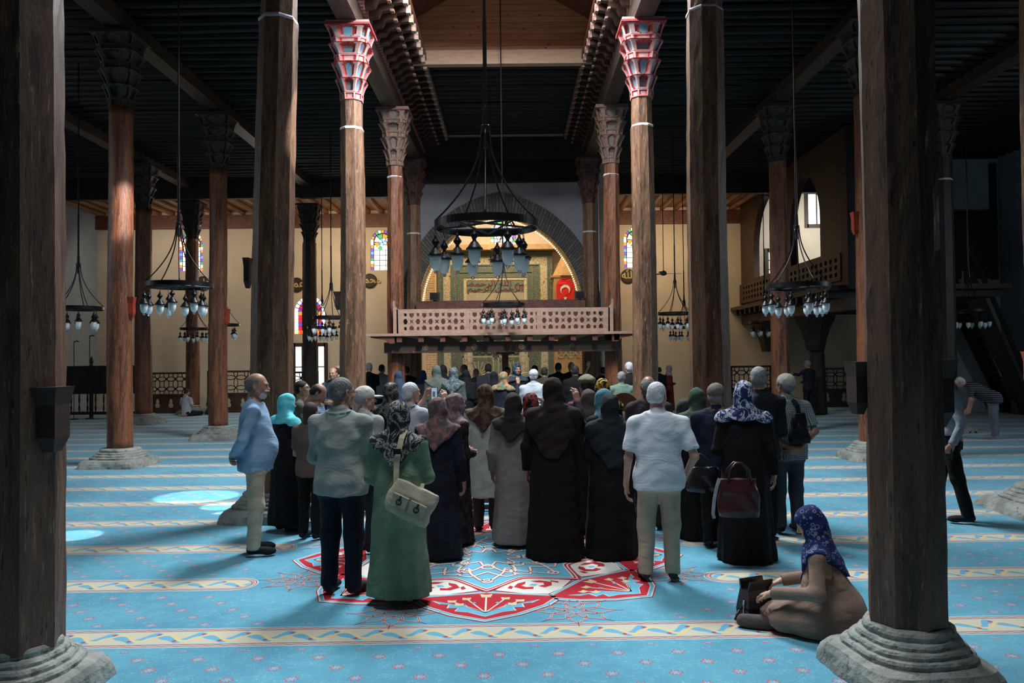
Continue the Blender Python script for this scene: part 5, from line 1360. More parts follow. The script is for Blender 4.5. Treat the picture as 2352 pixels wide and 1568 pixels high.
def person(label, px, D=None, fy=None, top=None, H=1.68, yaw=0, fat=1.0, skin='tan', hair=None, beard=None, hat=None, hatm=None, scarf=None, scarfm=None, shirt=None, shirtm=None,
           sleeve='long', low='trousers', lowm=None, hem=.03, arms=('down', 'down'), head=(0, 0, 0), q=0, lanyard=False, glasses=False, group=None, stance=(.055, .055), step=(0, 0), belly=0.0, pos=None, extra=None, kneel=False, bend=0.0, lean=0.0, feet=True, opencoat=False, eyes=False, cat='person'):
    """q 0 near, 1 middle, 2 far"""
    global pcount
    pcount += 1; rnd = random.Random(pcount * 13 + 5)
    if pos is None:
        if fy is not None: g = gnd(px, fy); pos = (g.x, g.y + .05)
        else: g = at(px, 900, D); pos = (g.x, D)
    if top is not None:  # height from the head's top in the photograph
        H = at(px, top, pos[1] + .0).z / (1.0 if not kneel else .5)
    hb = (.012, .018, .026)[q]; hg = (.011, .016, .024)[q]; hh = (.0055, .0085, .013)[q]
    s = H / 1.70; F = fat
    zdrop = 0
    if kneel: zdrop = .53 * H - .13
    def P(x, y, z): return np.array([x * H, y * H, z * H - zdrop])
    # ---- skeleton
    ws = .112 * (.94 if low == 'robe' else 1.0) * (1 + (F - 1) * .4)
    sh = {sd: P(sd * ws, -.008, .790) for sd in (-1, 1)}
    A = {}
    for sd, nm in ((1, arms[0]), (-1, arms[1])):
        spec = ARMS[nm] if isinstance(nm, str) else nm
        e_, w_, hp, hd, hn = spec
        e_ = P(sd * e_[0] * (1 + (F - 1) * .7), e_[1], e_[2]); w_ = P(sd * w_[0] * (1 + (F - 1) * (.7 if nm in ('down', 'pocket', 'swing') else .2)), w_[1] + belly * .4 * (1 if w_[1] > .05 else 0), w_[2])
        A[sd] = (e_, w_, hp, n3((sd * hd[0], hd[1], hd[2])), n3((sd * hn[0], hn[1], hn[2])))
    LEG = {}
    for sd in (-1, 1):
        st_ = stance[0 if sd > 0 else 1]; sp_ = step[0 if sd > 0 else 1]
        if kneel:
            hp_ = P(sd * .055, -.02, .52); kn_ = np.array([sd * .11 * H, .27 * H, .085]); an_ = np.array([sd * .07 * H, -.06 * H, .05]); to_ = an_ + np.array([sd * .01, -.13, -.01])
        else:
            hp_ = P(sd * .052, 0, .50); an_ = P(sd * st_, -.012 + sp_, .045); kn_ = (hp_ + an_) / 2 + np.array([sd * .004, .018 + sp_ * .1, 0]); kn_[2] = .275 * H; to_ = an_ + np.array([sd * .022, .150 * s, -.030 * s])
        LEG[sd] = (hp_, kn_, an_, to_)
    hc = P(0, .014 + lean * .2, .926)
    HM = Matrix.Translation(Vector(hc)) @ Matrix.Rotation(R(head[0]), 4, 'Z') @ Matrix.Rotation(R(head[1]), 4, 'X') @ Matrix.Rotation(R(head[2]), 4, 'Y') @ Matrix.Scale(s, 4)
    # ---- skin body
    b = Blob(); tk = .03
    f7 = 1 + (F - 1) * .7; TS = [(.455, .088 * F, .070 * F), (.49, .093 * F, .073 * F), (.52, .095 * F, .074 * F), (.56, .091 * F, .069 * F), (.60, .086 * F, .066 * F), (.64, .087 * f7, .066 * f7), (.68, .090 * f7, .067 * f7), (.72, .095 * f7, .068), (.76, .096, .064), (.79, .084, .055), (.81, .066, .047), (.835, .040, .040)]
    def tors(off, zlo=.455, zhi=.84, bl=belly, fl=1.0):
        rows = []
        for z_, a_, b_ in TS:
            bb = bl * math.exp(-((z_ - .600) / .085) ** 2)
            rows.append((z_ * H - zdrop, a_ * H + off, (b_ + bb * .5) * H + off, 0, (bb * .55 - .004) * H))
        return rows
    b.loft(tors(-.004), tk)
    b.cone(P(0, -.012, .80), P(0, .0, .875), .054 * s * F ** .7, .051 * s * F ** .7, .04)
    for sd in (-1, 1):
        e_, w_, hp, hd, hn = A[sd]
        b.cone(P(sd * .03, -.010, .835), sh[sd], .026 * s, .040 * s, .04); b.cone(sh[sd], e_, .044 * s, .036 * s, .03); b.cone(e_, w_, .036 * s, .0245 * s, .02); b.cone(w_, w_ + hd * .012, .0245 * s, .022 * s, .01)
        if feet or low != 'robe':
            hp_, kn_, an_, to_ = LEG[sd]
            b.cone(hp_, kn_, .075 * s, .052 * s, .03); b.cone(kn_, an_, .052 * s, .036 * s, .03); b.cone(an_ - np.array([0, .02, .008]), to_, .034 * s, .026 * s, .02)
    b.plane((0, 0, .012), (0, 0, -1))
    parts = [b.build(max(hb, .013))]
    parts.append(xf(head_part(hh), HM))
    for sd in (-1, 1):
        e_, w_, hp, hd, hn = A[sd]
        z_ = -hn; y_ = hd; x_ = np.cross(y_, z_); x_ = n3(x_); z_ = np.cross(x_, y_)
        mir = 1
        M_ = Matrix(((x_[0], y_[0], z_[0], w_[0]), (x_[1], y_[1], z_[1], w_[1]), (x_[2], y_[2], z_[2], w_[2]), (0, 0, 0, 1)))
        # thumb must point forward or up: flip the hand if it does not
        tdir = np.array([0, .6, .8]) if abs(hd[2]) < .6 else np.array([0, 1, .0])
        if sd * 0 + np.dot(x_, tdir) < 0: M_ = M_ @ Matrix.Diagonal((-1, 1, 1, 1))
        parts.append(xf(hand_part(hp, .0048 if q == 0 else .008), M_ @ Matrix.Scale(s * 1.02, 4)))
    if kneel: parts[0][0][:, 2] = np.maximum(parts[0][0][:, 2], .004)
    GM = [('body', parts)]
    # ---- clothing
    def folds(amp, sd_):
        r1 = random.Random(sd_); a1, a2, a3, p1, p2 = r1.uniform(9, 14), r1.uniform(9, 14), r1.uniform(14, 24), r1.uniform(0, 6), r1.uniform(0, 6)
        return lambda x, y, z: amp * (np.sin(a1 * x + a3 * z + p1 + 1.8 * np.sin(a2 * y + 5 * x + p2)) + .6 * np.sin(2.1 * a3 * z - a1 * 2 * x + p2 + 1.5 * np.sin(17 * x + 9 * y)))
    out = []
    if low == 'trousers':
        b = Blob(); off = .016 * s
        b.loft([(.455 * H - zdrop, .094 * F * H, .076 * F * H, 0, 0), (.50 * H - zdrop, .096 * F * H, .078 * F * H, 0, 0), (.535 * H - zdrop, .091 * F * H, .071 * F * H, 0, 0), (.57 * H - zdrop, .084 * F * H, .064 * F * H, 0, 0)], .03)
        for sd in (-1, 1):
            hp_, kn_, an_, to_ = LEG[sd]; fr_ = F ** .6
            b.cone(hp_, kn_, .080 * s * fr_ + off * .6, .060 * s * fr_ + off * .6, .035)
            c_ = an_ + np.array([0, 0, -.012]) if not kneel else an_
            dv = n3(c_ - kn_); b.cone(kn_, c_ + dv * .05, .060 * s * fr_ + off * .6, .052 * s + off * .5, .03, cut=(c_, dv))
        b.disp = folds(.0026, pcount)
        if kneel: b.plane((0, 0, .004), (0, 0, -1))
        out.append(('trousers', b, lowm, hg))
    elif low == 'robe':
        b = Blob(); zh = hem * H
        spread = 1.0 + (F - 1) * .8
        rows = [(max(zh, .01), .140 * spread * H, .114 * spread * H, 0, .0), (.16 * H, .131 * spread * H, .107 * spread * H, 0, 0), (.32 * H, .120 * spread * H, .098 * spread * H, 0, 0), (.44 * H, .114 * F * H, .094 * F * H, 0, 0), (.54 * H, .108 * F * H, .088 * F * H, 0, 0), (.64 * H, .100 * F * H, .080 * F * H, 0, 0), (.74 * H, .102 * H, .074 * H, 0, 0), (.775 * H, .092 * H, .064 * H, 0, 0), (.805 * H, .070 * H, .055 * H, 0, 0), (.84 * H, .045 * H, .045 * H, 0, 0)]
        if kneel: rows = [(.015, .17 * H, .21 * H, 0, .07 * H), (.06, .19 * H, .23 * H, 0, .08 * H), (.14, .19 * H, .23 * H, 0, .08 * H), (.20, .175 * H, .21 * H, 0, .065 * H), (.25, .145 * H, .165 * H, 0, .035 * H), (.30, .130 * H, .115 * H, 0, .005 * H)] + [(r_[0] - zdrop,) + tuple(r_[1:]) for r_ in rows[5:]]
        b.loft(rows, .03, fold=(6, .050, rnd.uniform(0, 6), .62 * H))
        b.disp = folds(.0022, pcount + 50)
        out.append(('robe', b, lowm, hg))
    tb = out[-1][1] if (low == 'robe' and shirt is None) else Blob()
    if shirt is not None or low == 'robe':
        if shirt == 'shirt':
            rows = tors(.026 * s); zl = .462 * H - zdrop
            rows[0] = (zl, rows[0][1] + .010, rows[0][2] + .006, 0, rows[0][4]); tb.loft(rows, .03, fold=(5, .03, rnd.uniform(0, 6), .66 * H - zdrop))
        elif shirt == 'tucked':
            rows = tors(.018 * s)[3:]; rows[0] = (.55 * H - zdrop, rows[0][1], rows[0][2], 0, rows[0][4]); tb.loft(rows, .03)
        elif shirt == 'coat':
            rows = tors(.024 * s); tb.loft([(.24 * H, .118 * F * H, .095 * F * H, 0, 0), (.36 * H, .112 * F * H, .092 * F * H, 0, 0)] + rows, .03, fold=(5, .04, rnd.uniform(0, 6), .60 * H))
        for sd in (-1, 1):
            e_, w_, hp, hd, hn = A[sd]; o_ = .016 * s if shirt else .020 * s
            fs = 1.0 + (.12 if low == 'robe' else 0)
            tb.cone(P(sd * .03, -.012, .838), sh[sd], .030 * s, .046 * s + o_ * .4, .05)
            if sleeve == 'long':
                tb.cone(sh[sd], e_, .047 * s + o_ * .6, .040 * s * fs + o_ * .4, .045)
                dv = n3(w_ - e_); c_ = w_ - dv * .008; tb.cone(e_, w_ + dv * .04, .040 * s * fs + o_ * .4, .033 * s * fs + o_ * .4, .03, cut=(c_, dv))
            else:
                dv = n3(e_ - sh[sd]); c_ = sh[sd] + (e_ - sh[sd]) * .80; tb.cone(sh[sd], e_ + dv * .05, .048 * s + o_ * .6, .050 * s + o_ * .9, .04, cut=(c_, dv))
        # collar
        if shirt in ('shirt', 'tucked'): tb.cone(P(0, -.012, .826), P(0, -.006, .847), .060 * s * F ** .7, .060 * s * F ** .7, .008)
        if tb.disp is None: tb.disp = folds(.0034, pcount + 90)
        if not (low == 'robe' and shirt is None): out.append(('shirt' if shirt != 'coat' else 'coat', tb, shirtm, hg))
    # ---- scarf
    if scarf:
        b = Blob(); hcv = hc; Mh = HM
        def hp2(x, y, z): return np.array(Mh @ Vector((x, y, z)))
        R3 = HM.to_3x3().normalized().to_4x4()
        b.ell(hp2(0, -.016, .030), np.array((.090, .112, .102)) * s, .02, M=R3)
        b.ell(hp2(0, .012, -.055), np.array((.080, .082, .085)) * s, .05, M=R3)
        b.cone(hp2(0, -.03, -.05), P(0, -.018, .825), .082 * s, .090 * s, .05)
        mo = .040 * s
        def mantle(cuts, off=mo):
            b.loft([r_ for r_ in tors(off)[3:]], .03, cuts=cuts)
            for sd in (-1, 1):
                b.cone(P(sd * .03, -.012, .838), sh[sd], .040 * s, .064 * s, .05, cuts=cuts); b.cone(sh[sd], A[sd][0], .066 * s, .062 * s, .05, cuts=cuts)
        def vcut(tipz, wz, ztop, y0=0, ny=0):
            dx_, dz_ = wz * H, (ztop - tipz) * H; l_ = math.hypot(dx_, dz_)
            return [(P(0, 0, tipz), (dz_ / l_, 0, -dx_ / l_)), (P(0, 0, tipz), (-dz_ / l_, 0, -dx_ / l_))]
        if scarf == 'tri': mantle(vcut(.675, .135, .815))
        elif scarf == 'short': mantle([(P(0, 0, .785), (0, 0, -1))])
        elif scarf == 'wrap': mantle([(P(0, 0, .765), (0, .2, -1))])
        elif scarf == 'shawl': mantle([(P(0, 0, .64), (0, .25, -1))], .046 * s)
        elif scarf == 'cape':
            b.loft([(.60 * H, .150 * H, .095 * H, 0, -.005 * H), (.68 * H, .148 * H, .100 * H, 0, -.005 * H), (.76 * H, .134 * H, .086 * H, 0, -.005 * H), (.82 * H, .085 * H, .062 * H, 0, -.005 * H), (.87 * H, .05 * H, .05 * H, 0, 0)], .06, fold=(6, .06, rnd.uniform(0, 6), .84 * H))
        elif scarf == 'longcape':
            mantle(vcut(.50, .21, .82), .044 * s)
        elif scarf == 'oldcape':
            b.loft([(.50 * H, .140 * H, .105 * H, 0, -.012 * H), (.66 * H, .140 * H, .100 * H, 0, -.010 * H), (.76 * H, .128 * H, .085 * H, 0, -.005 * H), (.83 * H, .085 * H, .062 * H, 0, -.005 * H), (.88 * H, .05 * H, .05 * H, 0, 0)], .06, fold=(5, .06, rnd.uniform(0, 6), .84 * H))
        b.ell(hp2(0, .098, -.022), np.array((.054, .060, .076)) * s, .012, sub=True, M=R3)
        aa = rnd.uniform(0, 6)
        b.disp = lambda x, y, z: .0042 * (np.sin(26 * z + 22 * np.abs(x) + aa + 1.6 * np.sin(14 * y + 9 * x)) + .5 * np.sin(60 * z - 35 * x + 20 * y))
        out.append(('headscarf', b, scarfm, (.009, .014, .02)[q]))
    GS = []
    for nm, bb, mm, hq in out: GS.append((nm, [bb.build(hq)], mm))
    if not scarf and (hair or hat):
        if hair: GS.append(('hair', [xf(hair_part('balding' if hat else hair[0], (.0055, .008, .012)[q], 0), HM)], hairmat(hair[1])))
        if hat: GS.append(('cap', [xf(hair_part(hat, (.0055, .008, .012)[q], 0), HM)], hatm))
    if beard: GS.append(('beard', [xf(hair_part('beard', (.0055, .008, .012)[q], 0), HM)], hairmat(beard)))
    # socks
    if (low == 'trousers' or hem > .025) and q < 2 and feet and not kneel:
        for sd in (-1, 1):
            b = Blob()
            hp_, kn_, an_, to_ = LEG[sd]
            b.cone(an_ + np.array([0, 0, .09]), an_, .041 * s, .040 * s, .01); b.cone(an_ - np.array([0, .022, .012]), to_, .041 * s, .032 * s, .02)
            b.cone(to_ + np.array([0, -.03, 0]), to_ + np.array([-sd * .01, .03, -.004]), .034 * s, .026 * s, .02, sx=1.15)
            b.plane((0, 0, .001), (0, 0, -1)); GS.append(('sock', [b.build(.009)], M_sock if feet is True else feet))
    if lanyard:
        b = MB(); pts = []
        for i in range(25):
            a_ = 2 * PI * i / 24; pts.append(P((.046 + .004) * math.sin(a_), -.014 - .048 * math.cos(a_), .842 - .012 * math.cos(a_)) if True else 0)
        rs = []
        for i, p in enumerate(pts):
            o_ = n3(p - P(0, -.014, .842)); o_[2] = 0; u_ = np.array([0, 0, 1.0])
            rs.append([tuple(p + o_ * .016 * s + u_ * .009), tuple(p + o_ * .019 * s + u_ * .009), tuple(p + o_ * .019 * s - u_ * .009), tuple(p + o_ * .016 * s - u_ * .009)])
        b.rings(rs, cap=False); GS.append(('lanyard', b, M_lany))
    if glasses:
        b = MB()
        for sd in (-1, 1):
            b.tube([(sd * .031 + .022 * math.cos(2 * PI * i / 14), .106, -.002 + .017 * math.sin(2 * PI * i / 14)) for i in range(15)], .0016, 5); b.tube([(sd * .053, .105, 0), (sd * .072, .09, .004), (sd * .082, .0, .008), (sd * .080, -.02, -.008)], .0022, 5)
        b.tube([(-.009, .106, 0), (.009, .106, 0)], .0016, 5); b.v = [tuple(HM @ Vector(v_)) for v_ in b.v]; GS.append(('glasses', b, M_black))
    def bendf(V):
        if not bend: return V
        V = V.copy(); zh = .50 * H - zdrop; t_ = np.clip((V[:, 2] - zh) / (.10 * H) + .3, 0, 1); a_ = t_ * R(bend)
        y_, z_ = V[:, 1].copy(), V[:, 2] - zh
        V[:, 1] = np.where(t_ > 0, y_ * np.cos(a_) + z_ * np.sin(a_), y_); V[:, 2] = np.where(t_ > 0, zh + z_ * np.cos(a_) - y_ * np.sin(a_), V[:, 2]); return V
    bo = link('person', npmesh('person', [(bendf(v_), f_) for v_, f_ in parts]), skinmat(skin), None, (pos[0], pos[1], 0.0), (0, 0, R(yaw)))
    for nm, ps, mm in GS:
        if isinstance(ps, MB): ps.v = [tuple(v_) for v_ in bendf(np.array(ps.v))]; me_ = ps.mesh(nm)
        else: me_ = npmesh(nm, [(bendf(v_), f_) for v_, f_ in ps])
        link(nm, me_, mm, bo)
    if q < 2 and (eyes or not (-60 < yaw + head[0] < 60)):
        for sd in (-1, 1):
            b = MB(); b.lathe([(.001, -.012), (.0085, -.0085), (.012, 0), (.0085, .0085), (.001, .012)], 12); b.v = [tuple(HM @ Vector((v_[0] + sd * .031, v_[1] * .9 + .0805, v_[2] - .001))) for v_ in b.v]; e_ = b.build('eye', M_eyew, bo, smoothf=True)
            b = MB(); b.lathe([(.001, -.006), (.0045, -.0045), (.006, 0), (.0045, .0045), (.001, .006)], 10); b.v = [tuple(HM @ Vector((v_[0] + sd * .031, v_[1] * .5 + .0905, v_[2] - .001))) for v_ in b.v]; b.build('iris', M_eye, e_)
            b = MB(); b.tube([(sd * .016, .094, .018), (sd * .032, .094, .023), (sd * .050, .084, .018)], .0035, 5); b.v = [tuple(HM @ Vector(v_)) for v_ in b.v]; b.build('eyebrow', hairmat('salt'), bo)
    tag(bo, label, cat, group or 'visitors in the hall')
    bo['_A'] = 0
    del bo['_A']
    info = dict(o=bo, H=H, s=s, A=A, HM=HM, sh=sh, W=Matrix.Translation((pos[0], pos[1], 0)) @ Matrix.Rotation(R(yaw), 4, 'Z'), LEG=LEG)
    return info
def wp(info, v): return info['W'] @ Vector(tuple(v))
# ================================================================== THE CROWD
C = cloth
# ---- near group, left to right
p1 = person('bald bearded man in a blue denim shirt and khaki trousers, hands clasped behind his back', 583, fy=1275, top=855, yaw=-72, fat=1.05, belly=.042, skin='tan', hair=('balding', 'salt'), beard='white',
            shirt='shirt', shirtm=C('denim_blue_cotton', (134, 166, 194), (118, 150, 180)), lowm=C('khaki_cotton', (184, 172, 150), (170, 160, 140)), arms=('back', 'back'), head=(-14, -4, 0), eyes=True)
p2 = person('woman in a long black dress and bright turquoise headscarf beside the bald man', 655, fy=1222, top=903, yaw=-38, fat=1.1, scarf='short', scarfm=C('turquoise_satin', (110, 215, 225), (85, 190, 205)), low='robe', hem=.055,
            lowm=C('black_crepe', (13, 14, 18), (9, 10, 13)), arms=('belly', 'fold'), head=(-10, -8, 0))
p3 = person('heavy grey haired man in a grey shirt and dark jeans, with glasses and lanyard', 783, fy=1368, top=865, yaw=-14, fat=1.22, belly=.04, skin='tan', hair=('short', 'salt'), glasses=True, lanyard=True,
            shirt='shirt', shirtm=C('grey_green_cotton', (148, 154, 150), (132, 139, 138)), lowm=C('indigo_denim', (20, 28, 44), (14, 20, 34)), arms=('fold', 'fold'), head=(-28, -3, 0), stance=(.06, .06))
p4 = person('man in a pale cap and light grey shirt, mostly hidden behind the heavy man', 836, D=7.7, top=887, yaw=-30, skin='light', hat='cap', hatm=C('cap_offwhite', (190, 190, 186)), hair=('short', 'grey'),
            shirt='shirt', shirtm=C('pale_grey_cotton', (160, 165, 165)), lowm=C('navy_twill', (22, 28, 42)), arms=('belly', 'belly'), head=(-35, 0, 0))
p5 = person('woman in a long green dress and black and white headscarf, carrying a beige bag', 916, fy=1388, top=922, yaw=-6, fat=1.18, skin='light', scarf='tri', scarfm=C('black_white_scarf', (28, 30, 34), (132, 134, 130), 'marble'), low='robe', hem=.045,
            lowm=C('sage_green_cotton', (108, 134, 112), (94, 120, 100)), arms=('fold', 'belly'), head=(-8, -5, 0), lanyard=False, feet=skinmat('light'))
p6 = person('woman in a long navy coat and brownish pink headscarf, right of the green dress', 1008, fy=1286, top=912, yaw=-12, fat=1.12, scarf='tri', scarfm=C('dusky_pink_scarf', (120, 88, 84), (78, 70, 74), 'blotch'), low='robe', hem=.02,
            lowm=C('navy_wool', (15, 20, 36), (10, 14, 26)), arms=('down', 'fold'), head=(-14, -6, 0))
p7 = person('woman in a mauve headscarf and glasses, just behind the woman in navy', 1044, D=8.0, top=902, yaw=-55, scarf='tri', scarfm=C('mauve_scarf', (140, 120, 124), (108, 90, 96), 'blotch'), low='robe', lowm=C('dark_flowered_crepe', (22, 18, 18), (58, 40, 36), 'blotch'), glasses=True, arms=('belly', 'belly'), head=(-10, 0, 0), skin='light', q=1)
p8 = person('white haired man in a white T-shirt and lanyard, photographing with a raised phone', 942, D=8.5, top=876, yaw=-30, fat=1.1, skin='light', hair=('short', 'white'), lanyard=True, sleeve='short', shirt='shirt', shirtm=C('white_jersey', (176, 182, 190), (160, 166, 176)),
            lowm=C('dark_grey_twill', (36, 38, 42)), arms=((((.150, .10, .735), (.13, .21, .86), 'pinch', (-.3, .2, 1), (-.8, .5, 0))), 'phone'), head=(-18, 4, 0))
p9 = person('woman in a shiny grey and black headscarf, between the two men with lanyards', 897, D=9.0, top=877, yaw=-20, scarf='wrap', scarfm=C('pewter_satin', (92, 94, 90), (22, 24, 28), 'blotch', .5), low='robe', lowm=C('black_crepe', ()), arms=('belly', 'belly'), q=1)
p10 = person('dark haired man with glasses in profile, half hidden by the octagonal column on the left', 690, D=10.5, top=872, yaw=-75, skin='light', hair=('short', 'dark'), glasses=True, shirt='shirt', shirtm=C('olive_grey_cotton', (84, 92, 84)), lowm=C('dark_grey_twill', ()), arms=('belly', 'belly'), head=(-10, 8, 0), q=1, eyes=True)
p11 = person('balding man with a moustache bowing his head, in a blue checked shirt', 727, D=9.15, top=880, yaw=-75, skin='tan', hair=('balding', 'dark'), sleeve='short', shirt='shirt', shirtm=C('blue_plaid_cotton', (120, 150, 180), (40, 60, 92), 'check'), lowm=C('navy_twill', ()), arms=('belly', 'belly'), head=(-10, -38, 0), q=1, eyes=True)
p12 = person('long dark haired girl behind the woman in the turquoise scarf', 712, D=8.3, H=1.42, yaw=-20, skin='light', hair=('long', 'brown'), sleeve='short', shirt='shirt', shirtm=C('dusty_brown_jersey', (96, 78, 70)), lowm=C('black_crepe', ()), arms=('belly', 'belly'), q=1)
p13 = person('woman in a pale mint coat over brown trousers with an olive and brown patterned headscarf', 1118, fy=1222, top=882, yaw=-12, fat=1.1, scarf='tri', scarfm=C('olive_brown_scarf', (92, 84, 62), (66, 42, 40), 'blotch'), low='trousers', lowm=C('brown_wool', (62, 44, 42)), shirt='coat',
             shirtm=C('pale_mint_cloth', (178, 188, 176), (166, 178, 168)), arms=('belly', 'belly'), head=(-12, -4, 0))
p14 = person('woman in a long taupe grey coat with a charcoal headscarf falling in a point', 1182, fy=1256, top=903, yaw=-14, fat=1.12, scarf='tri', scarfm=C('charcoal_scarf', (58, 52, 52), (42, 38, 38)), low='robe', hem=.03, lowm=C('taupe_cloth', (142, 132, 130), (130, 121, 120)), arms=('belly', 'down'), head=(-10, -6, 0))
p15 = person('tall woman in a black robe and dark brown hijab, middle of the group', 1276, fy=1284, top=866, yaw=-10, fat=1.18, scarf='longcape', scarfm=C('dark_brown_chiffon', (38, 25, 23), (28, 18, 17)), low='robe', hem=.008, lowm=C('black_robe_crepe', (11, 10, 12), (8, 8, 9)),
             arms=('up', 'down'), head=(-16, -2, 0))
p16 = person('woman in a black robe and dark slate hijab, left of the pale blue shirt', 1407, fy=1282, top=905, yaw=4, fat=1.2, scarf='longcape', scarfm=C('dark_slate_chiffon', (24, 34, 42), (18, 25, 32)), low='robe', hem=.008, lowm=C('black_robe_crepe', ()), arms=('belly', 'belly'), head=(6, -3, 0))
p17 = person('woman in a light teal knitted headscarf, just behind the woman in dark slate', 1388, D=7.98, top=893, yaw=30, scarf='cape', scarfm=C('teal_knit', (92, 142, 152), (66, 112, 124), 'knit'), low='robe', lowm=C('navy_wool', ()), arms=('belly', 'belly'), q=1)
p18 = person('woman in a plain grey brown headscarf between the brown hijab and the teal scarf', 1352, D=8.45, top=893, yaw=-10, scarf='short', scarfm=C('grey_brown_scarf', (88, 80, 80), (74, 66, 66)), low='robe', lowm=C('black_crepe', ()), arms=('belly', 'belly'), q=1)
p19 = person('man in a beige flat cap and a shirt with red, white and blue stripes', 1349, D=8.92, top=860, yaw=15, skin='tan', hair=('short', 'dark'), hat='flatcap', hatm=C('beige_tweed', (128, 122, 102), (110, 104, 86)), sleeve='short', shirt='shirt', shirtm=C('striped_polo', (30, 38, 66), (150, 60, 70), 'stripe'), lowm=C('dark_grey_twill', ()),
             arms=('belly', ((.16, .08, .74), (.24, .17, .80), 'relax', (.6, .5, .6), (0, -.5, -1))), q=1)
p20 = person('woman in a black headscarf with yellow and red flowers, right of the flat cap', 1384, D=9.4, top=868, yaw=0, scarf='short', scarfm=C('yellow_black_scarf', (18, 22, 24), (190, 160, 60), 'blotch'), low='robe', lowm=C('black_crepe', ()), arms=('belly', 'belly'), q=1)
p21 = person('grey haired balding man in a dark plum T-shirt, left of the white haired man', 1489, D=8.6, top=862, yaw=-2, fat=1.05, skin='dark', hair=('balding', 'grey'), sleeve='short', shirt='shirt', shirtm=C('plum_jersey', (56, 48, 52), (46, 40, 44)), lowm=C('dark_grey_twill', ()), arms=('belly', 'belly'), q=1)
p22 = person('white haired man in a short sleeved pale blue shirt and khaki trousers', 1519, fy=1336, top=875, yaw=-4, fat=1.2, skin='light', hair=('short', 'white'), beard='white', sleeve='short', shirt='shirt', shirtm=C('pale_blue_poplin', (208, 216, 224), (196, 205, 215)),
             lowm=C('khaki_cotton', ()), arms=('pocket', 'down'), head=(-26, 0, 0), stance=(.062, .072), feet=C('slate_green_socks', (52, 62, 62)))
p23 = person('woman in a grey scarf behind the shoulder of the white haired man', 1570, D=8.8, top=915, yaw=-10, scarf='short', scarfm=C('dark_grey_scarf', (62, 66, 70), (34, 36, 40), 'marble'), low='robe', lowm=C('black_crepe', ()), arms=('belly', 'belly'), q=1)
p24 = person('woman in a moss green headscarf, left of the man in the grey cap', 1601, D=8.15, top=890, yaw=-8, scarf='wrap', scarfm=C('moss_green_scarf', (66, 88, 72), (56, 76, 62)), low='robe', hem=.008, lowm=C('black_robe_crepe', ()), arms=('belly', 'belly'))
p25 = person('man in a grey cap and navy shirt with a light collar, behind a black bag', 1645, D=7.75, top=880, yaw=-12, fat=1.15, skin='tan', hat='cap', hatm=C('grey_cap_cotton', (112, 108, 102), (98, 94, 90)), hair=('short', 'grey'), shirt='shirt', shirtm=C('navy_poplin', (24, 34, 54), (18, 26, 44)), lowm=C('black_twill', (11, 11, 13)),
             arms=('belly', 'belly'), head=(-16, 6, 0))
p26 = person('woman in a black robe with a blue and white patterned headscarf, holding a burgundy handbag', 1718, fy=1290, top=875, yaw=-16, fat=1.16, skin='light', scarf='short', scarfm=C('navy_white_scarf', (28, 38, 82), (178, 186, 204), 'marble'), low='robe', hem=.008, lowm=C('black_robe_crepe', ()), arms=('down', 'carry'), head=(-6, -5, 0))
p27 = person('tall white haired man in a dark shirt behind the blue and white headscarf', 1743, D=8.1, top=840, yaw=-14, skin='light', hair=('short', 'grey'), shirt='shirt', shirtm=C('charcoal_cotton', (26, 28, 34)), lowm=C('black_twill', ()), arms=('belly', 'belly'), q=1)
p28 = person('man in a skullcap and small checked shirt, hands clasped behind his back', 1815, fy=1226, top=858, yaw=4, fat=1.15, skin='tan', hair=('short', 'grey'), hat='skullcap', hatm=C('cream_knit', (196, 196, 184), (176, 178, 168), 'knit'), sleeve='short', shirt='shirt',
             shirtm=C('grey_small_check', (168, 182, 188), (44, 60, 68), 'check'), lowm=C('slate_grey_twill', (74, 80, 92), (64, 70, 82)), arms=('back', 'back'), head=(18, 0, 0))
# seated woman at the right column
gS = gnd(1915, 1452)
pS = person('woman in a blue flowered headscarf sitting on the carpet against the column base', 1862, pos=(gS.x, gS.y + .02), H=1.50, yaw=62, fat=1.38, bend=10, skin='light', kneel=True, scarf='tri', scarfm=C('blue_flowered_scarf', (26, 36, 88), (112, 122, 150), 'floral'), low='robe',
            lowm=C('warm_taupe_cloth', (142, 120, 106), (130, 110, 98)), arms=('rest', 'rest'), head=(4, -16, 0), feet=False)
# walking man at the right edge, striding
gW = gnd(2184, 1196)
pW = person('man in a white shirt and black trousers striding behind the thick right front column', 2172, pos=(gW.x, gW.y), H=1.74, yaw=60, skin='tan', hair=('short', 'dark'), shirt='tucked', shirtm=C('white_poplin', (140, 146, 158), (124, 130, 142)), lowm=C('black_twill', ()), arms=('down', 'swing'), step=(.10, -.09))
# bending man far right
gB = gnd(2284, 1008)
pB = person('man in a striped T-shirt and grey trousers bending down before the staircase', 2284, pos=(gB.x, gB.y), H=1.70, yaw=52, skin='light', hair=('short', 'white'), sleeve='short', shirt='shirt', shirtm=C('dark_striped_jersey', (22, 24, 30), (110, 114, 120), 'stripe'), lowm=C('pale_grey_sweat', (108, 112, 122), (94, 98, 110)),
            arms=(((.135, .12, .70), (.125, .25, .665), 'relax', (0, 1, -.2), (-1, 0, 0)), ((.135, .12, .70), (.125, .25, .665), 'relax', (0, 1, -.2), (-1, 0, 0))), bend=58, fat=1.2, q=1, feet=C('white_socks', (150, 156, 165)), stance=(.07, .07))
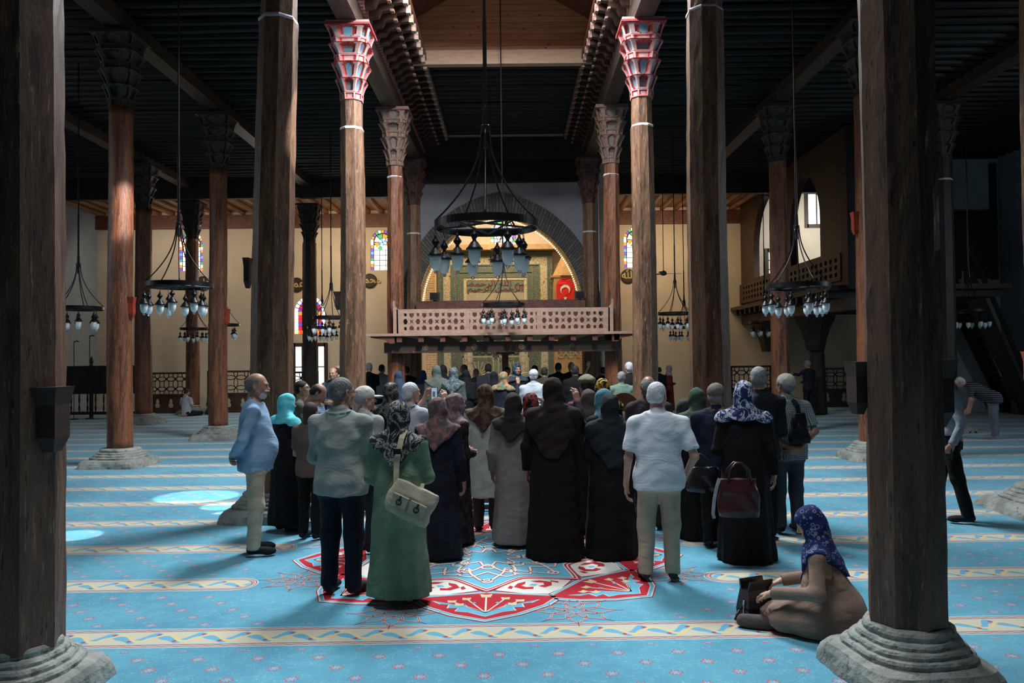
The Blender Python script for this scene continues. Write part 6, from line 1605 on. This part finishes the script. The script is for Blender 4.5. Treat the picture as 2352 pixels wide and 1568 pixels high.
# kneeling man far left
gK = gnd(420, 957)
pK = person('man in a white T-shirt kneeling on the carpet near the far left screen', 420, pos=(gK.x, gK.y + .3), H=1.72, yaw=-25, kneel=True, skin='tan', hair=('short', 'dark'), sleeve='short', shirt='shirt', shirtm=C('white_jersey', ()), lowm=C('navy_twill', ()), arms=('rest', 'rest'), head=(-10, -20, 0), q=1, feet=False)
gK = gnd(470, 955)
person('person in olive clothes kneeling partly behind the second round column', 469, pos=(gK.x, gK.y + .85), H=1.66, yaw=-10, kneel=True, skin='tan', scarf='short', scarfm=C('olive_scarf', (70, 74, 62)), low='robe', lowm=C('olive_scarf', ()), arms=('rest', 'rest'), q=2, feet=False)
# ---- people beyond the pit
def far(label, px, D, top, shirtc, hair=('short', 'dark'), yaw=0, scarfc=None, arms=('belly', 'belly'), sleeve='long', fat=1.0, hat=None, hatc=None, skin='tan', lowc=(22, 24, 30), lanyard=False, head=(0, 0, 0), pat=None, c2=None, scp=None, sc2=None, stl='short', q=2, glasses=False):
    nm = 'far_cloth_%d_%d_%d' % tuple(shirtc)
    kw = dict(scarf=stl, scarfm=C('far_scarf_%d_%d_%d' % tuple(scarfc), scarfc, sc2, scp), low='robe', lowm=C(nm, shirtc, c2, pat)) if scarfc else dict(hair=hair, shirt='shirt', shirtm=C(nm, shirtc, c2, pat), lowm=C('far_low_%d_%d_%d' % tuple(lowc), lowc), sleeve=sleeve)
    if hat: kw.update(hat=hat, hatm=C('far_hat_%d' % hatc[0], hatc))
    return person(label, px, D=D, top=top, yaw=yaw, arms=arms, fat=fat, skin=skin, q=q, lanyard=lanyard, head=head, glasses=glasses, **kw)
far('man in a white shirt and white cap seen from behind, beyond the tall brown hijab', 1226, 14.7, 848, (186, 194, 204), hat='skullcap', hatc=(190, 198, 206), hair=('short', 'white'), fat=1.25, q=1, yaw=-8)
far('woman in a green and orange headscarf and navy jacket raising her phone', 1156, 15.3, 853, (24, 32, 46), scarfc=(86, 116, 96), scp='blotch', sc2=(170, 120, 84), yaw=-25, arms=('up', 'phone'), q=1)
far('woman in a black and red flowered headscarf behind the taupe coat', 1218, 8.75, 901, (24, 22, 24), scarfc=(26, 28, 34), scp='blotch', sc2=(140, 66, 66), yaw=-35, q=1)
far('man in a pale green shirt with grey hair, before the right balcony post', 1428, 14.9, 852, (112, 138, 126), hair=('short', 'grey'), fat=1.15, q=1, skin='light')
far('white haired man in a dark suit right of the balcony post', 1446, 16.6, 830, (24, 26, 32), hair=('short', 'white'), yaw=20, skin='light', q=1)
far('woman in a dark blue green headscarf with a lanyard and badge, facing the group', 1187, 17.0, 834, (16, 18, 24), scarfc=(34, 44, 58), scp='blotch', sc2=(52, 76, 78), yaw=200, lanyard=True, q=1)
far('woman in a blue hijab by the left balcony post', 916, 16.8, 851, (40, 54, 74), scarfc=(46, 62, 84), stl='cape')
far('woman in a grey coat and grey scarf under the balcony, left of the centre', 1003, 16.2, 838, (78, 80, 74), scarfc=(84, 90, 84), yaw=10, stl='tri')
far('woman in a black scarf directly behind the grey coat under the balcony', 1018, 18.6, 838, (14, 14, 18), scarfc=(14, 14, 18))
far('woman in a pale grey flowered headscarf under the balcony', 1042, 15.8, 843, (74, 84, 84), scarfc=(96, 108, 112), scp='marble', sc2=(40, 46, 50), yaw=-10, stl='tri')
far('woman in a black headscarf right of the pale flowered headscarf', 1071, 17.4, 849, (10, 10, 13), scarfc=(10, 11, 14), yaw=0, stl='cape')
far('grey haired man under the balcony facing left, left of the gilt screen', 1067, 21.5, 836, (110, 112, 116), hair=('short', 'salt'), yaw=60, skin='tan')
far('older man facing the group under the balcony in a grey shirt', 1094, 20.5, 845, (88, 96, 104), hair=('balding', 'grey'), yaw=165, skin='tan')
far('broad dark haired man in a grey shirt from behind, under the balcony centre', 1122, 18.8, 834, (50, 50, 58), hair=('short', 'dark'), fat=1.3)
far('woman in a black hooded scarf beside the broad man under the balcony', 1135, 17.9, 853, (14, 15, 20), scarfc=(20, 24, 32), yaw=-10)
far('person in a dark top under the balcony, right of the centre post', 1166, 20.5, 842, (40, 26, 28), hair=('short', 'dark'), yaw=170)
far('dark haired man behind the woman with the badge', 1229, 20.0, 838, (20, 22, 28), hair=('short', 'dark'), yaw=20)
far('dark haired man in a brown shirt right of the white cap', 1251, 18.0, 842, (66, 56, 50), hair=('short', 'dark'), yaw=-15, fat=1.1)
far('dark dressed man at the foot of the minbar, seen from behind', 1283, 19.6, 832, (34, 30, 30), hair=('short', 'dark'), yaw=0, fat=1.15)
far('bald man facing the group with one arm raised, pointing at the minbar', 1313, 20.2, 830, (20, 20, 24), hair=('balding', 'grey'), yaw=175, skin='light', arms=('belly', ((.17, .05, .78), (.24, .06, .92), 'pinch', (.2, .1, 1), (0, 1, 0))), sleeve='short', q=1)
far('tall man in black standing behind the beige flat cap', 1322, 16.5, 838, (10, 10, 13), hair=('short', 'dark'), fat=1.2)
far('man in black before the far right balcony post', 1386, 20.5, 842, (16, 16, 20), hair=('short', 'dark'))
far('grey haired man in a black T-shirt left of the balcony post', 848, 20.8, 832, (14, 15, 20), hair=('short', 'grey'), sleeve='short', skin='light', lowc=(40, 48, 62))
far('man in a white T-shirt with a dark cross strap left of the balcony post', 877, 22.0, 836, (150, 152, 158), hair=('short', 'dark'), sleeve='short', skin='light', yaw=-20, lowc=(44, 50, 62))
far('person in a patterned blouse left of the mihrab under the balcony', 972, 20.0, 850, (110, 106, 112), scarfc=(50, 60, 90), pat='floral', c2=(60, 56, 66))
far('black haired person behind the dark inner column under the balcony', 935, 21.0, 840, (12, 12, 16), hair=('short', 'dark'))
far('man in a blue grey suit with a lanyard, facing the camera', 766, 15.8, 843, (56, 66, 82), hair=('balding', 'dark'), yaw=172, lanyard=True, skin='tan', q=1, lowc=(40, 46, 58))
far('man standing just behind the man in the blue grey suit', 777, 17.2, 838, (48, 58, 74), hair=('balding', 'dark'), yaw=30, skin='tan')
far('woman in dark red with a pale headscarf by the far wall', 1537, 27.0, 838, (110, 40, 40), scarfc=(150, 140, 140), yaw=-90)
far('dark haired person by the far wall, left of the woman in dark red', 1515, 26.0, 842, (20, 20, 24), hair=('short', 'dark'))
far('dark dressed man reaching out before the gallery support at the right', 1857, 24.0, 826, (34, 34, 44), hair=('short', 'grey'), yaw=25, arms=('belly', ((.18, .04, .74), (.30, .06, .76), 'relax', (1, .1, 0), (0, -1, 0))))

# ---- carried things
def bagmesh(name, w_, h_, d_, top=.8, rnd=.02, q=.008, disp=.003):
    b = Blob()
    b.loft([(0, w_ / 2 * .92, d_ / 2 * .8, 0, 0), (h_ * .15, w_ / 2, d_ / 2, 0, 0), (h_ * .7, w_ / 2 * (1 + top) / 2, d_ / 2 * .85, 0, 0), (h_, w_ / 2 * top, d_ / 2 * .35, 0, 0)], .02, p=3.2)
    b.disp = lambda x, y, z: disp * np.sin(23 * x + 31 * z + 2 * np.sin(19 * y + 13 * x)) - .004
    return npmesh(name, [b.build(q)])
def strap(pts, w_, name, m, parent, th=.004, nrm=None):
    """flat strap through points (parent space)"""
    pts = [Vector(p) for p in pts]; q = MB(); rs = []
    for i, p in enumerate(pts):
        t_ = (pts[min(i + 1, len(pts) - 1)] - pts[max(i - 1, 0)]).normalized(); n_ = Vector(nrm[i]) if nrm else Vector((0, 1, 0)); a_ = t_.cross(n_).normalized() * w_ / 2; n2_ = a_.cross(t_).normalized() * th / 2
        rs.append([p + a_ + n2_, p - a_ + n2_, p - a_ - n2_, p + a_ - n2_])
    q.rings(rs); return q.build(name, m, parent)
# beige shoulder bag on the woman in green
M_bag = C('beige_bag_canvas', (168, 162, 140), (152, 147, 128))
I = p5; o_ = wp(I, (.10, -.235, .60 * I['H'] - .22 + .0)); bag = empty('shoulder_bag', o_, R(-6))
bm_ = link('pouch', bagmesh('pouch', .34, .24, .12, .9), M_bag, bag, (0, 0, 0), (0, R(24), 0))
q = MB(); q.box((-.13, -.078, .06), (-.01, -.05, .15)); q.box((.01, -.078, .06), (.13, -.05, .15)); pk = q.build('front_pocket', M_bag, bm_)
for x_ in (-.07, .07):
    q = MB(); q.tube([(x_ + .02 * math.cos(a_ * PI / 4), -.082, .10 + .02 * math.sin(a_ * PI / 4)) for a_ in range(9)], .004, 5); q.tube([(x_, -.08, .15), (x_, -.085, .11)], .007, 5); q.build('pocket_clasp', M_iron, pk)
shp = I['W'].inverted() @ Vector((0, 0, 0))
iw = Matrix.Translation(o_).inverted(); Mr = Matrix.Rotation(R(6), 4, 'Z')
def bl(v): return Mr @ (iw @ wp(I, v))
Hh = I['H']
strap([(-.10, -.01, .24), bl((.035, -.225, .60 * Hh)), bl((.030, -.185, .70 * Hh)), bl((.040, -.165, .76 * Hh)), bl((.055, -.125, .825 * Hh)), bl((.065, -.06, .862 * Hh)), bl((.07, .02, .855 * Hh))], .042, 'strap', M_bag, bag)
strap([(.10, -.01, .20), bl((.20, -.17, .55 * Hh)), bl((.205, -.08, .60 * Hh))], .03, 'strap', M_bag, bag)
q = MB(); p_ = bl((.037, -.18, .765 * Hh)); q.box((p_.x - .028, p_.y - .012, p_.z - .02), (p_.x + .028, p_.y + .0, p_.z + .02)); q.build('buckle', M_iron, bag)
tag(bag, 'beige canvas shoulder bag with two clasped pockets, on the woman in green', 'bag')
# burgundy handbag
M_burg = mat('burgundy_leather', (.050, .010, .016, 1), (.035, .008, .012, 1), 6, rough=.35, bmp=.3)
I = p26; wv = I['A'][-1][1]; pw_ = wp(I, wv); hb_ = empty('handbag', at(1697, 1185, I['W'].translation.y - .34))
link('body', bagmesh('body', .35, .32, .15, .80), M_burg, hb_)
for y_ in (-.04, .04):
    q = MB(); q.tube([(-.10, y_, .30), (-.085, y_, .40), (-.03, y_ * .8, .46), (.03, y_ * .8, .46), (.085, y_, .40), (.10, y_, .30)], .009, 8); q.build('handle', M_burg, hb_, smoothf=True)
strap([(-.17, -.03, .33), (-.20, -.06, .27), (-.23, -.08, .16), (-.245, -.09, .04), (-.235, -.09, 0)], .028, 'pale_shoulder_strap', C('pale_strap', (150, 152, 160)), hb_)
tag(hb_, 'burgundy leather handbag with a pale loose strap', 'bag')
# black bag of man in navy
bb_ = empty('handbag', at(1612, 1128, 7.4)); link('body', bagmesh('body', .30, .22, .12, .8, disp=.006), mat('black_glossy_leather', (.012, .012, .014, 1), rough=.25, bmp=.5), bb_)
q = MB(); q.tube([(-.08, 0, .20), (-.06, .02, .30), (0, .05, .34), (.06, .02, .30), (.08, 0, .20)], .008, 8); q.build('handle', M_black, bb_, smoothf=True); tag(bb_, 'shiny black handbag between the white haired man and the man in navy', 'bag')
# sling bag
I = p28; Hh = I['H']; o_ = wp(I, (.045, -.205, .625 * Hh)); sb = empty('sling_bag', o_, R(4))
link('pouch', bagmesh('pouch', .20, .30, .09, .45), M_black and C('black_nylon', (20, 21, 26), (14, 15, 19), None, .5), sb, (.0, 0, -.08))
strap([(.0, .0, .20), (.0, .03, .30), (-.01, .09, .345), (-.015, .16, .36)], .045, 'strap', C('black_nylon', ()), sb)
strap([(.06, 0, -.05), (.16, .05, -.03), (.22, .14, .02)], .025, 'strap', C('black_nylon', ()), sb)
q = MB(); q.box((-.03, -.052, .10), (-.022, -.046, .13)); q.build('red_zip_pull', M_boxr, sb)
tag(sb, 'black sling bag worn across the back of the man in the checked shirt', 'bag')
# phone of photographing man
I = p8; a_, b_2 = wp(I, I['A'][1][1]), wp(I, I['A'][-1][1]); pp = at(998, 905, (a_.y + b_2.y) / 2 + .02)
ph_ = empty('phone', pp, R(-22)); q = MB(); q.box((-.036, -.004, -.075), (.036, .005, .075)); q.build('case', M_black, ph_)
q = MB(); q.box((-.033, -.006, -.070), (.033, -.004, .070)); q.build('screen', emis('phone_screen', (.35, .5, .65, 1), .55), ph_); q = MB(); q.box((-.020, -.0075, -.03), (.012, -.006, .03)); q.build('screen_picture', emis('phone_picture', (.12, .14, .16, 1), .25), ph_)
tag(ph_, 'smartphone held up by the white haired man in the white T-shirt, its screen lit', 'phone')
I = pW; pp = wp(I, I['A'][-1][1] + I['A'][-1][3] * .08); ph2 = empty('phone', pp, R(40)); q = MB(); q.box((-.006, -.04, -.08), (.006, .04, .08)); q.build('case', M_black, ph2); tag(ph2, 'black phone in the hand of the striding man at the right', 'phone')
# handbag beside the seated woman
gb = gnd(1756, 1424); hb2 = empty('handbag', (gb.x - .04, gb.y + .06, 0), R(25)); hb2.scale = (.88, .88, .88); M_blk = mat('black_patent_leather', (.010, .011, .014, 1), rough=.22, bmp=.25)
q = MB(); q.rings([[(-.13, -.07, 0), (.13, -.07, 0), (.13, .07, 0), (-.13, .07, 0)], [(-.14, -.075, .08), (.14, -.075, .08), (.14, .075, .08), (-.14, .075, .08)], [(-.12, -.05, .24), (.12, -.05, .24), (.12, .05, .24), (-.12, .05, .24)]]); q.build('body', M_blk, hb2)
for y_ in (-.04, .035):
    q = MB(); q.rings([[(-.12, y_ - .008, .22), (.12, y_ - .008, .22), (.12, y_ + .008, .22), (-.12, y_ + .008, .22)], [(-.115, y_ * 1.6 - .008, .31), (.115, y_ * 1.6 - .008, .31), (.115, y_ * 1.6 + .008, .31), (-.115, y_ * 1.6 + .008, .31)]]); q.build('flap', M_blk, hb2)
q = MB(); q.tube([(-.14, 0, .10), (-.20, -.02, .08), (-.24, -.03, .03), (-.2, -.05, .012), (-.12, -.09, .012)], .010, 6); q.build('strap', M_blk, hb2, smoothf=True)
q = MB(); q.tube([(-.141, -.02, .16), (-.145, -.02, .13), (-.141, -.02, .10)], .006, 6); q.tube([(-.145, .0 - .02, .1), (-.15, -.02, .03)], .004, 5); q.build('chrome_clip', M_steel, hb2)
tag(hb2, 'open black handbag standing on the carpet beside the seated woman', 'bag')
sh_ = gnd(1742, 1442); so = Blob(); so.cone((-.10, 0, .045), (.09, 0, .05), .043, .045, .02); so.ell((.0, 0, .03), (.14, .05, .035), .02); so.plane((0, 0, .002), (0, 0, -1))
tag(link('rolled_bundle', npmesh('rolled_bundle', [so.build(.008)]), C('grey_brown_scarf', ()), None, (sh_.x, sh_.y, 0), (0, 0, R(-20))), 'grey brown cloth bundle on the carpet in front of the black handbag', 'bundle')
gq = gnd(2262, 997); sp_ = empty('slippers', (gq.x - .15, gq.y + .3, 0))
for k_ in (-1, 1):
    so = Blob(); so.ell((k_ * .07, 0, .03), (.045, .13, .032), .02); so.plane((0, 0, .002), (0, 0, -1)); link('slipper', npmesh('slipper', [so.build(.01)]), M_black, sp_)
tag(sp_, 'pair of dark shoes on the floor behind the bending man', 'shoes')
# scarf border of the seated woman: white band
